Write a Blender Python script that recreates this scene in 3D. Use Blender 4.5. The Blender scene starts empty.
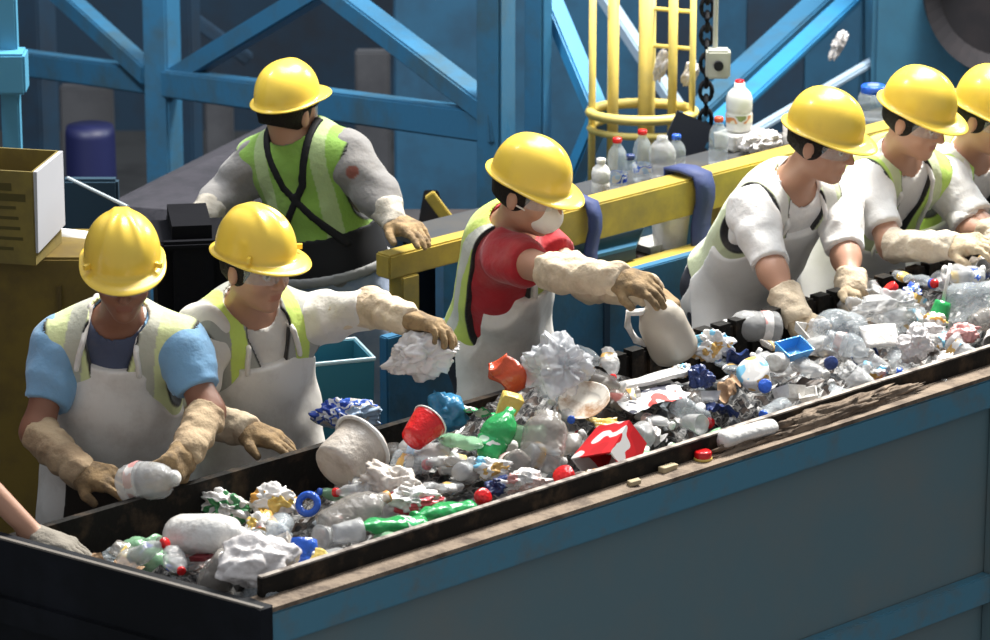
import bpy, bmesh, math, random
import numpy as np
from mathutils import Vector, Matrix, noise

random.seed(7)
rng = np.random.default_rng(7)
scene = bpy.context.scene
COL = scene.collection

# ------------------------------------------------------------------ camera
FPX, PITCH, CAMZ = 4000.0, math.asin(0.2957), 4.67
cam_data = bpy.data.cameras.new('camera')
cam_data.sensor_width = 36.0
cam_data.lens = FPX * 36.0 / 990.0
cam_data.clip_end = 200
cam_data.dof.use_dof = True
cam_data.dof.focus_distance = 11.6
cam_data.dof.aperture_fstop = 6.0
cam = bpy.data.objects.new('camera', cam_data)
cam.location = (0, 0, CAMZ)
cam.rotation_euler = (math.pi / 2 - PITCH, 0, 0)
COL.objects.link(cam)
scene.camera = cam

# ------------------------------------------------------------------ world and light
world = bpy.data.worlds.new('hall')
scene.world = world
world.use_nodes = True
bg = world.node_tree.nodes['Background']
bg.inputs[0].default_value = (0.84, 0.88, 0.93, 1)
bg.inputs[1].default_value = 0.40


def area(name, loc, target, size, power, col=(1, 1, 1)):
    l = bpy.data.lights.new(name, 'AREA')
    l.shape = 'RECTANGLE'
    l.size, l.size_y = size
    l.energy = power
    l.color = col
    o = bpy.data.objects.new(name, l)
    o.location = loc
    o.rotation_euler = (Vector(target) - Vector(loc)).to_track_quat('-Z', 'Y').to_euler()
    COL.objects.link(o)
    return o


area('high_bay_light', (2.3, 14.8, 7.2), (0.3, 11.2, 1.0), (1.6, 1.6), 1150, (1.0, 0.97, 0.90))
area('skylight', (0.3, 13.2, 8.5), (0.2, 11.6, 1.0), (3.0, 3.0), 300, (0.95, 0.98, 1.0))
area('hall_lamp', (7.2, 18.6, 6.0), (-1.0, 17.2, 1.2), (1.5, 1.5), 420, (0.85, 0.95, 1.0))
back_fill = area('back_fill_light', (-3.8, 12.6, 7.0), (-0.6, 17.6, 0.6), (1.2, 1.2), 130, (0.92, 0.96, 1.0))  # added fill, brightens the camera-facing sides of the rear steel
back_fill.data.spread = math.radians(95)
scene.view_settings.view_transform = 'Standard'
scene.view_settings.look = 'None'
scene.view_settings.gamma = 1
scene.view_settings.use_curve_mapping = False
scene.view_settings.exposure = 0.35

# ------------------------------------------------------------------ rays and frames
SP, CP = math.sin(PITCH), math.cos(PITCH)


def ray(u, v):
    a, b = (u - 495) / FPX, (320 - v) / FPX
    return Vector((a, CP + b * SP, -SP + b * CP))


def at_y(u, v, Y):
    d = ray(u, v)
    return Vector((0, 0, CAMZ)) + d * (Y / d.y)


def at_z(u, v, z):
    d = ray(u, v)
    return Vector((0, 0, CAMZ)) + d * ((z - CAMZ) / d.z)


C0 = Vector((-0.57, 9.26, 0))
E = Vector((0.731, 0.682, 0)).normalized()
N = Vector((-E.y, E.x, 0))


def at_q(u, v, q):
    d = ray(u, v)
    o = Vector((0, 0, CAMZ))
    return o + d * ((q - (o - C0).dot(N)) / d.dot(N))


def cv(s, q, z):
    p = C0 + E * s + N * q
    return Vector((p.x, p.y, z))


def sq(p):
    d = Vector((p.x, p.y, 0)) - C0
    return d.dot(E), d.dot(N)


def pix(p):
    r = Vector(p) - Vector((0, 0, CAMZ))
    dep = r.y * CP - r.z * SP
    return 495 + FPX * r.x / dep, 320 - FPX * (r.y * SP + r.z * CP) / dep


YAW = math.atan2(E.y, E.x)

# ------------------------------------------------------------------ materials
MATS = {}


def nt(name):
    m = bpy.data.materials.new(name)
    m.use_nodes = True
    t = m.node_tree
    return m, t, t.nodes['Principled BSDF']


def mat(name, col, rough=0.5, metal=0.0, dirt=None, dscale=6.0, damt=0.5, bump=0.0, bscale=40.0,
        alpha=1.0, attr=False, sheen=0.0, coat=0.0, lo=0.45, hi=0.62, emit=None, spec=0.5):
    if name in MATS:
        return MATS[name]
    m, t, b = nt(name)
    N_, L = t.nodes, t.links
    b.inputs['Roughness'].default_value = rough
    b.inputs['Metallic'].default_value = metal
    b.inputs['Specular IOR Level'].default_value = spec
    b.inputs['Alpha'].default_value = alpha
    b.inputs['Coat Weight'].default_value = coat
    b.inputs['Sheen Weight'].default_value = sheen
    tc = N_.new('ShaderNodeTexCoord')
    src = None
    if attr:
        a = N_.new('ShaderNodeVertexColor')
        a.layer_name = 'Col'
        src = a.outputs['Color']
    if dirt is not None:
        nz = N_.new('ShaderNodeTexNoise')
        nz.inputs['Scale'].default_value = dscale
        nz.inputs['Detail'].default_value = 6
        nz.inputs['Roughness'].default_value = 0.65
        L.new(tc.outputs['Object'], nz.inputs['Vector'])
        rp = N_.new('ShaderNodeValToRGB')
        rp.color_ramp.elements[0].position = lo
        rp.color_ramp.elements[1].position = hi
        rp.color_ramp.elements[0].color = (0, 0, 0, 1)
        rp.color_ramp.elements[1].color = (damt, damt, damt, 1)
        L.new(nz.outputs['Fac'], rp.inputs['Fac'])
        mx = N_.new('ShaderNodeMix')
        mx.data_type = 'RGBA'
        L.new(rp.outputs['Color'], mx.inputs['Factor'])
        if src is not None:
            L.new(src, mx.inputs['A'])
        else:
            mx.inputs['A'].default_value = (*col, 1)
        mx.inputs['B'].default_value = (*dirt, 1)
        src = mx.outputs['Result']
    if src is not None:
        L.new(src, b.inputs['Base Color'])
    else:
        b.inputs['Base Color'].default_value = (*col, 1)
    if bump > 0:
        n2 = N_.new('ShaderNodeTexNoise')
        n2.inputs['Scale'].default_value = bscale
        n2.inputs['Detail'].default_value = 4
        L.new(tc.outputs['Object'], n2.inputs['Vector'])
        bp = N_.new('ShaderNodeBump')
        bp.inputs['Strength'].default_value = bump
        bp.inputs['Distance'].default_value = 0.01
        L.new(n2.outputs['Fac'], bp.inputs['Height'])
        L.new(bp.outputs['Normal'], b.inputs['Normal'])
    if emit is not None:
        b.inputs['Emission Color'].default_value = (*emit, 1)
        b.inputs['Emission Strength'].default_value = 1
    MATS[name] = m
    return m


M_BLUE = mat('blue_paint', (0.030, 0.135, 0.25), 0.45, dirt=(0.05, 0.09, 0.11), dscale=3, damt=0.7, bump=0.1)
M_BLUE_BRIGHT = mat('bright_blue_paint', (0.035, 0.24, 0.48), 0.4, dirt=(0.05, 0.14, 0.22), dscale=3, damt=0.5)
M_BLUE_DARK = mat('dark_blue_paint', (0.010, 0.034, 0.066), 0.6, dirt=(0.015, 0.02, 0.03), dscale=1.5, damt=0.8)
M_PANEL = mat('trough_side_paint', (0.135, 0.215, 0.240), 0.45, dirt=(0.22, 0.215, 0.19), dscale=2.2, damt=0.7, bump=0.12, bscale=7, lo=0.42, hi=0.8)
M_FLANGE = mat('trough_flange_paint', (0.085, 0.245, 0.345), 0.4, dirt=(0.16, 0.18, 0.17), dscale=9, damt=0.8, bump=0.15, lo=0.5, hi=0.75)
M_LEDGE = mat('dusty_brown_ledge', (0.235, 0.175, 0.125), 0.9, dirt=(0.10, 0.070, 0.050), dscale=14, damt=0.9, bump=0.5, bscale=60)
M_BLACK = mat('black_rubber', (0.010, 0.009, 0.008), 0.6, dirt=(0.10, 0.066, 0.040), dscale=12, damt=0.85, bump=0.4, bscale=40, lo=0.5, hi=0.8, spec=0.15)
M_ENDBLACK = mat('black_steel', (0.006, 0.007, 0.009), 0.55, dirt=(0.012, 0.014, 0.02), dscale=3, damt=0.7, spec=0.2)
M_WORN = mat('worn_steel_edge', (0.34, 0.30, 0.26), 0.55, metal=0.3, dirt=(0.08, 0.06, 0.05), dscale=20, damt=0.9)
M_BELT = mat('belt_rubber', (0.012, 0.012, 0.013), 0.7, dirt=(0.04, 0.035, 0.03), dscale=8, damt=0.8)
M_YEL = mat('yellow_steel_paint', (0.50, 0.36, 0.055), 0.4, dirt=(0.20, 0.16, 0.06), dscale=5, damt=0.8, lo=0.38, hi=0.7)
M_YELP = mat('pale_yellow_paint', (0.80, 0.62, 0.16), 0.45, dirt=(0.5, 0.4, 0.15), dscale=6, damt=0.5)
M_GRATE = mat('platform_steel', (0.03, 0.033, 0.038), 0.6, dirt=(0.05, 0.045, 0.04), dscale=5, damt=0.7)
M_FLOOR = mat('dark_concrete', (0.035, 0.037, 0.04), 0.8, dirt=(0.015, 0.016, 0.018), dscale=2, damt=0.8)
M_HAT = mat('hard_hat_plastic', (0.88, 0.61, 0.075), 0.30, dirt=(0.62, 0.42, 0.06), dscale=14, damt=0.35, coat=0.25, lo=0.55, hi=0.8)
M_SKINCLOTH = {}
M_SKIN = mat('skin', (0.4, 0.2, 0.13), 0.5, attr=True, bump=0.05, bscale=120)
M_CLOTH = mat('cloth', (1, 1, 1), 0.85, attr=True, bump=0.35, bscale=45, sheen=0.2, dirt=(0.30, 0.25, 0.20), dscale=7, damt=0.25, lo=0.5, hi=0.8)
M_APRON = mat('apron_vinyl', (0.80, 0.77, 0.72), 0.55, bump=0.3, bscale=18, dirt=(0.36, 0.29, 0.23), dscale=6, damt=0.75, lo=0.45, hi=0.85)
M_WAPRON = mat('clean_apron_vinyl', (0.85, 0.83, 0.80), 0.5, bump=0.3, bscale=18, dirt=(0.5, 0.45, 0.4), dscale=6, damt=0.5, lo=0.5, hi=0.9)
M_SLEEVE = mat('cotton_sleeve', (0.66, 0.54, 0.39), 0.9, bump=0.5, bscale=70, dirt=(0.40, 0.29, 0.19), dscale=9, damt=0.6)
M_GLOVE = mat('work_glove', (0.31, 0.205, 0.10), 0.85, bump=0.4, bscale=90, dirt=(0.12, 0.08, 0.045), dscale=22, damt=0.8)
M_GLOVEL = mat('pale_work_glove', (0.60, 0.48, 0.32), 0.85, bump=0.4, bscale=90, dirt=(0.25, 0.17, 0.10), dscale=22, damt=0.7)
M_HAIR = mat('dark_hair', (0.011, 0.008, 0.006), 0.6, spec=0.2, bump=0.6, bscale=150)
M_STRAP = mat('black_webbing', (0.012, 0.012, 0.014), 0.7, spec=0.2)
M_MATTE = mat('black_cover_cloth', (0.006, 0.006, 0.008), 0.9, spec=0.08, bump=0.4, bscale=12)
M_LENS = mat('clear_lens', (0.6, 0.65, 0.7), 0.05, alpha=0.28)
M_MASK = mat('white_mask', (0.78, 0.76, 0.70), 0.8, bump=0.2)
M_DENIM = mat('pale_denim', (0.26, 0.33, 0.47), 0.9, bump=0.3, dirt=(0.42, 0.46, 0.55), dscale=6, damt=0.6)
M_DARKPANT = mat('dark_trousers', (0.018, 0.02, 0.03), 0.9)
M_BOOT = mat('black_boot', (0.012, 0.011, 0.01), 0.5)
M_CARD = mat('cardboard', (0.20, 0.15, 0.035), 0.85, dirt=(0.12, 0.09, 0.03), dscale=8, damt=0.6)
M_OCHRE = mat('ochre_steel', (0.16, 0.105, 0.012), 0.55, dirt=(0.08, 0.05, 0.01), dscale=5, damt=0.6)
M_PAPER = mat('white_paper', (0.75, 0.74, 0.74), 0.8)
M_GREYBOX = mat('grey_enclosure', (0.42, 0.42, 0.36), 0.5)
M_NAVY = mat('navy_fabric', (0.03, 0.045, 0.14), 0.7, bump=0.3)
M_PURPLE = mat('grey_conveyor_rubber', (0.034, 0.031, 0.040), 0.8, dirt=(0.018, 0.018, 0.024), dscale=10, damt=0.7, bump=0.4, bscale=30)


def plastic(name, col, alpha=1.0, rough=0.2, dirt=None):
    return mat(name, col, rough, alpha=alpha, dirt=dirt, dscale=14, damt=0.6, bump=0.6, bscale=45, lo=0.5, hi=0.75)


P_CLEAR = plastic('clear_plastic', (0.62, 0.68, 0.72), 0.30, 0.08)
P_HAZY = plastic('hazy_plastic', (0.60, 0.60, 0.60), 0.46, 0.15)
P_SMOKE = plastic('grimy_clear_plastic', (0.36, 0.33, 0.30), 0.55, 0.12)
P_WHITE = plastic('white_plastic', (0.72, 0.70, 0.67), 1, 0.3, dirt=(0.40, 0.34, 0.28))
P_DIRTY = plastic('dirty_white_plastic', (0.52, 0.46, 0.40), 1, 0.4, dirt=(0.20, 0.14, 0.10))
P_FILM = plastic('white_film', (0.74, 0.70, 0.69), 0.88, 0.25)
P_GREEN = plastic('green_plastic', (0.03, 0.36, 0.10), 0.85, 0.15)
P_LGREEN = plastic('pale_green_plastic', (0.30, 0.55, 0.33), 0.7, 0.15)
P_RED = plastic('red_plastic', (0.62, 0.012, 0.014), 1, 0.18)
P_ORANGE = plastic('orange_plastic', (0.52, 0.07, 0.025), 1, 0.25)
P_BLUE = plastic('blue_plastic', (0.02, 0.10, 0.52), 1, 0.25)
P_SKYB = plastic('sky_blue_plastic', (0.06, 0.30, 0.66), 0.95, 0.2)
P_DBLUE = plastic('dark_blue_plastic', (0.02, 0.04, 0.15), 1, 0.3)
P_TEAL = plastic('teal_film', (0.03, 0.20, 0.38), 1, 0.35)
P_YELLOW = plastic('yellow_plastic', (0.72, 0.52, 0.12), 1, 0.3)
P_AMBER = plastic('amber_plastic', (0.65, 0.28, 0.05), 1, 0.3)
P_MAROON = plastic('maroon_label', (0.20, 0.02, 0.025), 1, 0.5)
P_BROWN = plastic('brown_paper', (0.36, 0.22, 0.12), 1, 0.7)
P_PINK = plastic('pink_plastic', (0.72, 0.36, 0.34), 1, 0.35)


def mixmat(name, cols, scale, rough=0.35, alpha=1.0):
    """printed packaging: hard blotches of several inks"""
    m, t, b = nt(name)
    tc = t.nodes.new('ShaderNodeTexCoord')
    v = t.nodes.new('ShaderNodeTexNoise')
    v.inputs['Scale'].default_value = scale
    v.inputs['Detail'].default_value = 2
    t.links.new(tc.outputs['Object'], v.inputs['Vector'])
    r = t.nodes.new('ShaderNodeValToRGB')
    r.color_ramp.interpolation = 'CONSTANT'
    n = len(cols)
    el = r.color_ramp.elements
    while len(el) < n:
        el.new(0.5)
    for i, c in enumerate(cols):
        el[i].position = 0.0 if i == 0 else (0.42 + 0.16 * (i - 1) / max(1, n - 2)) if n > 2 else 0.5
        el[i].color = (*c, 1)
    t.links.new(v.outputs['Fac'], r.inputs['Fac'])
    t.links.new(r.outputs['Color'], b.inputs['Base Color'])
    b.inputs['Roughness'].default_value = rough
    b.inputs['Alpha'].default_value = alpha
    MATS[name] = m
    return m


W = (0.68, 0.66, 0.64)
X_CHIP = mixmat('green_silver_print', [(0.5, 0.48, 0.46), W, (0.05, 0.22, 0.08), (0.62, 0.6, 0.58)], 14, 0.25)
X_ORANGE = mixmat('orange_print', [(0.7, 0.36, 0.08), W, (0.80, 0.76, 0.72), (0.72, 0.5, 0.12)], 13)
X_BLUEW = mixmat('blue_print', [(0.02, 0.07, 0.45), (0.75, 0.78, 0.86), (0.05, 0.14, 0.6), W, (0.45, 0.6, 0.8)], 16)
X_REDW = mixmat('red_print', [W, (0.62, 0.015, 0.02), (0.50, 0.01, 0.015), W], 10)
X_GREENW = mixmat('green_print', [(0.04, 0.4, 0.14), W, (0.05, 0.42, 0.15), (0.6, 0.75, 0.62)], 15, 0.2)
X_NEWS = mixmat('newsprint', [(0.03, 0.03, 0.06), W, (0.8, 0.8, 0.8), (0.55, 0.05, 0.04)], 9, 0.7)
X_CYAN = mixmat('cyan_print', [(0.2, 0.5, 0.7), W, (0.78, 0.76, 0.74), (0.65, 0.4, 0.12)], 14)
X_PINKW = mixmat('pink_print', [(0.7, 0.35, 0.33), W, (0.8, 0.76, 0.74), (0.75, 0.55, 0.5)], 12)
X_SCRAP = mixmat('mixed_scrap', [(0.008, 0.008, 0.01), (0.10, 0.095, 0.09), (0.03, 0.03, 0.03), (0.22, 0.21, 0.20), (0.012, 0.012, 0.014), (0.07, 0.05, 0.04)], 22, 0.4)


# ------------------------------------------------------------------ object helpers
def tag(o, label=None, cat=None, group=None, kind=None):
    if label:
        o['label'] = label
    if cat:
        o['category'] = cat
    if group:
        o['group'] = group
    if kind:
        o['kind'] = kind
    return o


def empty(name, loc, label=None, cat=None, group=None, rz=0.0):
    o = bpy.data.objects.new(name, None)
    o.empty_display_size = 0.05
    o.location = loc
    o.rotation_euler = (0, 0, rz)
    COL.objects.link(o)
    return tag(o, label, cat, group)


def link(name, me, m=None, parent=None, loc=None, smooth=False, world_verts=True):
    """me's vertices are in world space when a parent is given (the parent only has a location)."""
    o = bpy.data.objects.new(name, me)
    if m is not None:
        me.materials.clear()
        me.materials.append(m)
    if smooth:
        me.polygons.foreach_set('use_smooth', [True] * len(me.polygons))
    COL.objects.link(o)
    if parent is not None:
        o.parent = parent
        if world_verts:
            o.matrix_parent_inverse = Matrix.Translation(-Vector(parent.location))
    return o


def recentre(o):
    """put the origin of a world-space mesh in its middle, at its foot"""
    me = o.data
    n = len(me.vertices)
    co = np.empty(n * 3, np.float32)
    me.vertices.foreach_get('co', co)
    co = co.reshape(-1, 3)
    c = (co.min(0) + co.max(0)) / 2
    c[2] = co[:, 2].min()
    co -= c
    me.vertices.foreach_set('co', co.ravel())
    o.location = Vector(o.location) + Vector([float(x) for x in c])
    return o


class MB:
    def __init__(self):
        self.v, self.f = [], []

    def add(self, vs, fs):
        k = len(self.v)
        self.v += [tuple(x) for x in vs]
        self.f += [tuple(i + k for i in f) for f in fs]
        return self

    def box8(self, p):
        return self.add(p, [(0, 3, 2, 1), (4, 5, 6, 7), (0, 1, 5, 4), (1, 2, 6, 5), (2, 3, 7, 6), (3, 0, 4, 7)])

    def box(self, c, size, yaw=0.0):
        c = Vector(c)
        ex = Vector((math.cos(yaw), math.sin(yaw), 0)) * size[0] / 2
        ey = Vector((-math.sin(yaw), math.cos(yaw), 0)) * size[1] / 2
        ez = Vector((0, 0, size[2] / 2))
        return self.box8([c - ex - ey - ez, c + ex - ey - ez, c + ex + ey - ez, c - ex + ey - ez,
                          c - ex - ey + ez, c + ex - ey + ez, c + ex + ey + ez, c - ex + ey + ez])

    def conv(self, s0, s1, q0, q1, z0, z1):
        """box in conveyor coordinates"""
        return self.box8([cv(s0, q0, z0), cv(s1, q0, z0), cv(s1, q1, z0), cv(s0, q1, z0),
                          cv(s0, q0, z1), cv(s1, q0, z1), cv(s1, q1, z1), cv(s0, q1, z1)])

    def bar(self, a, b, w, d, up=(0, 0, 1)):
        a, b = Vector(a), Vector(b)
        t = (b - a).normalized()
        up = Vector(up)
        if abs(t.dot(up)) > 0.98:
            up = Vector((0, 1, 0))
        x = t.cross(up).normalized() * d / 2
        y = x.cross(t).normalized() * w / 2
        return self.box8([a - x - y, a + x - y, b + x - y, b - x - y, a - x + y, a + x + y, b + x + y, b - x + y])

    def tube(self, pts, r, n=10, closed=False):
        pts = [Vector(p) for p in pts]
        m = len(pts)
        rings = []
        for i, p in enumerate(pts):
            a = pts[(i - 1) % m] if (closed or i > 0) else p
            b = pts[(i + 1) % m] if (closed or i < m - 1) else p
            t = (b - a).normalized()
            up = Vector((0, 0, 1)) if abs(t.z) < 0.95 else Vector((0, 1, 0))
            x = t.cross(up).normalized()
            y = x.cross(t).normalized()
            rr = r[i] if isinstance(r, (list, tuple)) else r
            rings.append([p + (x * math.cos(2 * math.pi * k / n) + y * math.sin(2 * math.pi * k / n)) * rr for k in range(n)])
        vs = [v for g in rings for v in g]
        fs = []
        for i in range(m if closed else m - 1):
            j = (i + 1) % m
            for k in range(n):
                l = (k + 1) % n
                fs.append((i * n + k, i * n + l, j * n + l, j * n + k))
        if not closed:
            fs.append(tuple(range(n - 1, -1, -1)))
            fs.append(tuple((m - 1) * n + k for k in range(n)))
        return self.add(vs, fs)

    def mesh(self, name):
        me = bpy.data.meshes.new(name)
        me.from_pydata(self.v, [], self.f)
        me.update()
        return me

    def build(self, name, m, parent=None, bevel=0.0, smooth=False):
        me = self.mesh(name)
        bm = bmesh.new()
        bm.from_mesh(me)
        bmesh.ops.recalc_face_normals(bm, faces=bm.faces)
        if bevel:
            bmesh.ops.bevel(bm, geom=bm.edges[:], offset=bevel, segments=2, affect='EDGES', clamp_overlap=True)
        bm.to_mesh(me)
        bm.free()
        return link(name, me, m, parent, smooth=smooth)


# ------------------------------------------------------------------ implicit surfaces
def _v(p):
    return np.array((p[0], p[1], p[2]), np.float32)


def cone(a, b, r1, r2):
    a, b = _v(a), _v(b)
    ab = b - a
    L2 = float(ab @ ab) + 1e-9

    def f(p):
        d = p - a
        t = np.clip(d @ ab / L2, 0, 1)
        return np.sqrt(((d - t[:, None] * ab) ** 2).sum(1)) - (r1 + (r2 - r1) * t)
    return f


def ell(c, r, R=None):
    c, r = _v(c), _v(r)
    Rm = None if R is None else np.array(R, np.float32)

    def f(p):
        d = p - c
        if Rm is not None:
            d = d @ Rm          # columns of R are the axes
        k0 = np.sqrt(((d / r) ** 2).sum(1))
        k1 = np.sqrt(((d / (r * r)) ** 2).sum(1)) + 1e-6
        return k0 * (k0 - 1) / k1
    return f


def rbox(c, h, rad, R):
    c, h, Rm = _v(c), _v(h), np.array(R, np.float32)

    def f(p):
        d = np.abs((p - c) @ Rm) - (h - rad)
        return np.sqrt((np.maximum(d, 0) ** 2).sum(1)) + np.minimum(d.max(1), 0) - rad
    return f


def plane(c, n):
    c, n = _v(c), _v(Vector(n).normalized())
    return lambda p: (p - c) @ n


def smin(a, b, k):
    h = np.maximum(k - np.abs(a - b), 0) / k
    return np.minimum(a, b) - h * h * k * 0.25


def union(fs, k=0.0):
    def f(p):
        d = fs[0](p)
        for g in fs[1:]:
            e = g(p)
            d = smin(d, e, k) if k else np.minimum(d, e)
        return d
    return f


def inter(*fs):
    def f(p):
        d = fs[0](p)
        for g in fs[1:]:
            d = np.maximum(d, g(p))
        return d
    return f


def minus(f0, *fs):
    def f(p):
        d = f0(p)
        for g in fs:
            d = np.maximum(d, -g(p))
        return d
    return f


def grow(f0, r):
    return lambda p: f0(p) - r


def wrinkle(f0, amp, freq, seed=0.0):
    def f(p):
        x, y, z = p[:, 0] * freq + seed, p[:, 1] * freq + 1.7 * seed, p[:, 2] * freq - seed
        w = np.sin(x + 1.9 * np.sin(0.7 * z + y)) + np.sin(1.3 * y + 1.6 * np.sin(x * 0.8)) + np.sin(1.7 * z + 1.5 * np.sin(0.9 * x + 0.5 * y))
        return f0(p) + amp * w / 2
    return f


def nets(f, lo, hi, h, name, colour=None):
    """surface of f = 0 as a mesh (naive surface nets, evaluated only in blocks near the surface)"""
    B = 8
    lo, hi = _v(lo), _v(hi)
    nb = np.ceil((hi - lo) / (h * B)).astype(int) + 1
    n = nb * B
    gx, gy, gz = np.meshgrid(*[np.arange(k) for k in nb], indexing='ij')
    bc = np.stack([gx, gy, gz], -1).reshape(-1, 3)
    ctr = lo + (bc * B + (B - 1) / 2).astype(np.float32) * h
    cd = f(ctr.astype(np.float32))
    near = np.abs(cd) < B * h * 1.5 + 0.012
    F = np.repeat(np.repeat(np.repeat(cd.reshape(nb), B, 0), B, 1), B, 2).astype(np.float32)
    off = np.stack(np.meshgrid(*[np.arange(B)] * 3, indexing='ij'), -1).reshape(-1, 3)
    sel = bc[near]
    for c0 in range(0, len(sel), 800):
        idx = (sel[c0:c0 + 800, None, :] * B + off[None]).reshape(-1, 3)
        F[idx[:, 0], idx[:, 1], idx[:, 2]] = f((lo + idx.astype(np.float32) * h).astype(np.float32))
    F[0], F[-1], F[:, 0], F[:, -1], F[:, :, 0], F[:, :, -1] = (1e-3,) * 6
    ins = F < 0
    cnt = sum(ins[i:n[0] - 1 + i, j:n[1] - 1 + j, k:n[2] - 1 + k].astype(np.uint8) for i in (0, 1) for j in (0, 1) for k in (0, 1))
    act = np.argwhere((cnt > 0) & (cnt < 8))
    if not len(act):
        raise RuntimeError('empty surface ' + name)
    ids = np.full(cnt.shape, -1, np.int32)
    ids[act[:, 0], act[:, 1], act[:, 2]] = np.arange(len(act))
    cor = [(i, j, k) for i in (0, 1) for j in (0, 1) for k in (0, 1)]
    val = {c: F[act[:, 0] + c[0], act[:, 1] + c[1], act[:, 2] + c[2]] for c in cor}
    acc = np.zeros((len(act), 3), np.float32)
    num = np.zeros(len(act), np.float32)
    for a in cor:
        for ax in range(3):
            if a[ax]:
                continue
            b = list(a)
            b[ax] = 1
            va, vb = val[a], val[tuple(b)]
            m = (va < 0) != (vb < 0)
            t = np.where(m, va / np.where(m, va - vb, 1), 0)
            pos = np.tile(np.array(a, np.float32), (len(act), 1))
            pos[:, ax] += t
            acc += pos * m[:, None]
            num += m
    vs = lo + (act + acc / num[:, None]) * h
    faces = []
    for ax in range(3):
        o1, o2 = (ax + 1) % 3, (ax + 2) % 3
        s0 = [slice(0, n[i] - (1 if i == ax else 0)) for i in range(3)]
        s1 = list(s0)
        s1[ax] = slice(1, n[ax])
        A, Bb = ins[tuple(s0)], ins[tuple(s1)]
        ed = np.argwhere(A != Bb)
        ok = (ed[:, o1] >= 1) & (ed[:, o2] >= 1) & (ed[:, o1] < n[o1] - 1) & (ed[:, o2] < n[o2] - 1)
        ed = ed[ok]
        fl = A[ed[:, 0], ed[:, 1], ed[:, 2]]
        q = []
        for d1, d2 in ((1, 1), (0, 1), (0, 0), (1, 0)):
            c = ed.copy()
            c[:, o1] -= d1
            c[:, o2] -= d2
            q.append(ids[c[:, 0], c[:, 1], c[:, 2]])
        q = np.stack(q, 1)
        q[~fl] = q[~fl][:, ::-1]
        faces.append(q)
    fa = np.concatenate(faces)
    fa = fa[(fa >= 0).all(1)]
    me = bpy.data.meshes.new(name)
    me.vertices.add(len(vs))
    me.vertices.foreach_set('co', vs.astype(np.float32).ravel())
    me.loops.add(len(fa) * 4)
    me.loops.foreach_set('vertex_index', fa.astype(np.int32).ravel())
    me.polygons.add(len(fa))
    me.polygons.foreach_set('loop_start', np.arange(len(fa), dtype=np.int32) * 4)
    me.polygons.foreach_set('use_smooth', np.ones(len(fa), bool))
    me.update(calc_edges=True)
    if colour is not None:
        c = np.ones((len(vs), 4), np.float32)
        c[:, :3] = colour(vs)
        at = me.color_attributes.new('Col', 'FLOAT_COLOR', 'POINT')
        at.data.foreach_set('color', c.ravel())
    return me

# ================================================================== SETTING
def struct(o):
    o['kind'] = 'structure'
    return o


FLOORZ = -1.3
struct(recentre(MB().box((0, 16, FLOORZ - 0.05), (26, 26, 0.1)).build('floor', M_FLOOR)))
struct(recentre(MB().conv(-1.6, 7.5, 0.97, 3.6, -0.12, 0.0).build('floor_platform', M_GRATE)))
# far wall with its sheet-steel bays
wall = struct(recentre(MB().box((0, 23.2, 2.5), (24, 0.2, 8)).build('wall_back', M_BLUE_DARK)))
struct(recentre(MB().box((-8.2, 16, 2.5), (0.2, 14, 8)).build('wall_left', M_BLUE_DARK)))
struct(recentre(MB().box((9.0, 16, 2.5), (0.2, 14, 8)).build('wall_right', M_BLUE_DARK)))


def beam(pts, w, d, name, m, label, cat, group=None, up=(0, 0, 1)):
    b = MB()
    b.bar(pts[0], pts[1], w, d, up)
    o = recentre(b.build(name, m, bevel=0.006))
    return tag(o, label, cat, group)


def steel(name, u0, v0, Y0, u1, v1, Y1, w, d, m=M_BLUE):
    a, b = at_y(u0, v0, Y0), at_y(u1, v1, Y1)
    o = MB().bar(a, b, w, d).build(name, m, bevel=0.008)
    struct(recentre(o))
    return o


# the blue steel frame behind the line: posts and rails stand well behind the workers
def post(name, u, v, Y, w, m=M_BLUE, top=4.2, d=None, bot=FLOORZ):
    p = at_y(u, v, Y)
    o = MB().box((p.x, p.y, (top + bot) / 2), (w, d or w, top - bot), math.radians(-28)).build(name, m, bevel=0.01)
    struct(recentre(o))
    return o


post('steel_column', 163, 80, 17.0, 0.125, M_BLUE)
post('steel_column', 496, 90, 14.6, 0.105, M_BLUE, d=0.13)
post('steel_column', 538, 90, 15.2, 0.085, M_BLUE)
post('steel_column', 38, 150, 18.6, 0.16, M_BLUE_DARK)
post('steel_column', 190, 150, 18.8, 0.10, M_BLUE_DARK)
steel('steel_beam', 20, 62, 18.2, 165, 82, 17.0, 0.115, 0.09)
steel('steel_beam', 165, 82, 17.0, 500, 127, 14.55, 0.12, 0.09)
steel('steel_brace', 45, -20, 18.0, 150, 75, 17.0, 0.09, 0.08)
steel('steel_brace', 175, 78, 16.95, 340, -22, 15.8, 0.085, 0.08)
steel('steel_brace', 325, -15, 15.7, 492, 112, 14.6, 0.085, 0.10)
# bright braces beyond
steel('steel_brace', 540, -25, 15.4, 604, 128, 15.0, 0.065, 0.08, M_BLUE_BRIGHT)
steel('steel_brace', 603, 108, 15.0, 566, 196, 15.2, 0.062, 0.08, M_BLUE_BRIGHT)
steel('steel_brace', 603, -5, 17.2, 700, 142, 16.6, 0.06, 0.06, mat('pale_blue_paint', (0.32, 0.42, 0.52), 0.5))
steel('steel_brace', 858, -22, 17.2, 690, 132, 16.2, 0.16, 0.12, M_BLUE)
steel('steel_brace', 868, -18, 16.9, 716, 124, 15.9, 0.03, 0.10, M_BLUE_BRIGHT)  # lit edge of the big brace, put in as a strip of brighter blue
steel('steel_brace', 884, 55, 16.6, 742, 138, 15.7, 0.028, 0.05, mat('pale_blue_paint', (0.32, 0.42, 0.52), 0.5))
steel('steel_brace', 770, -15, 19.5, 840, 40, 19.5, 0.09, 0.08, M_BLUE)
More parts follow.
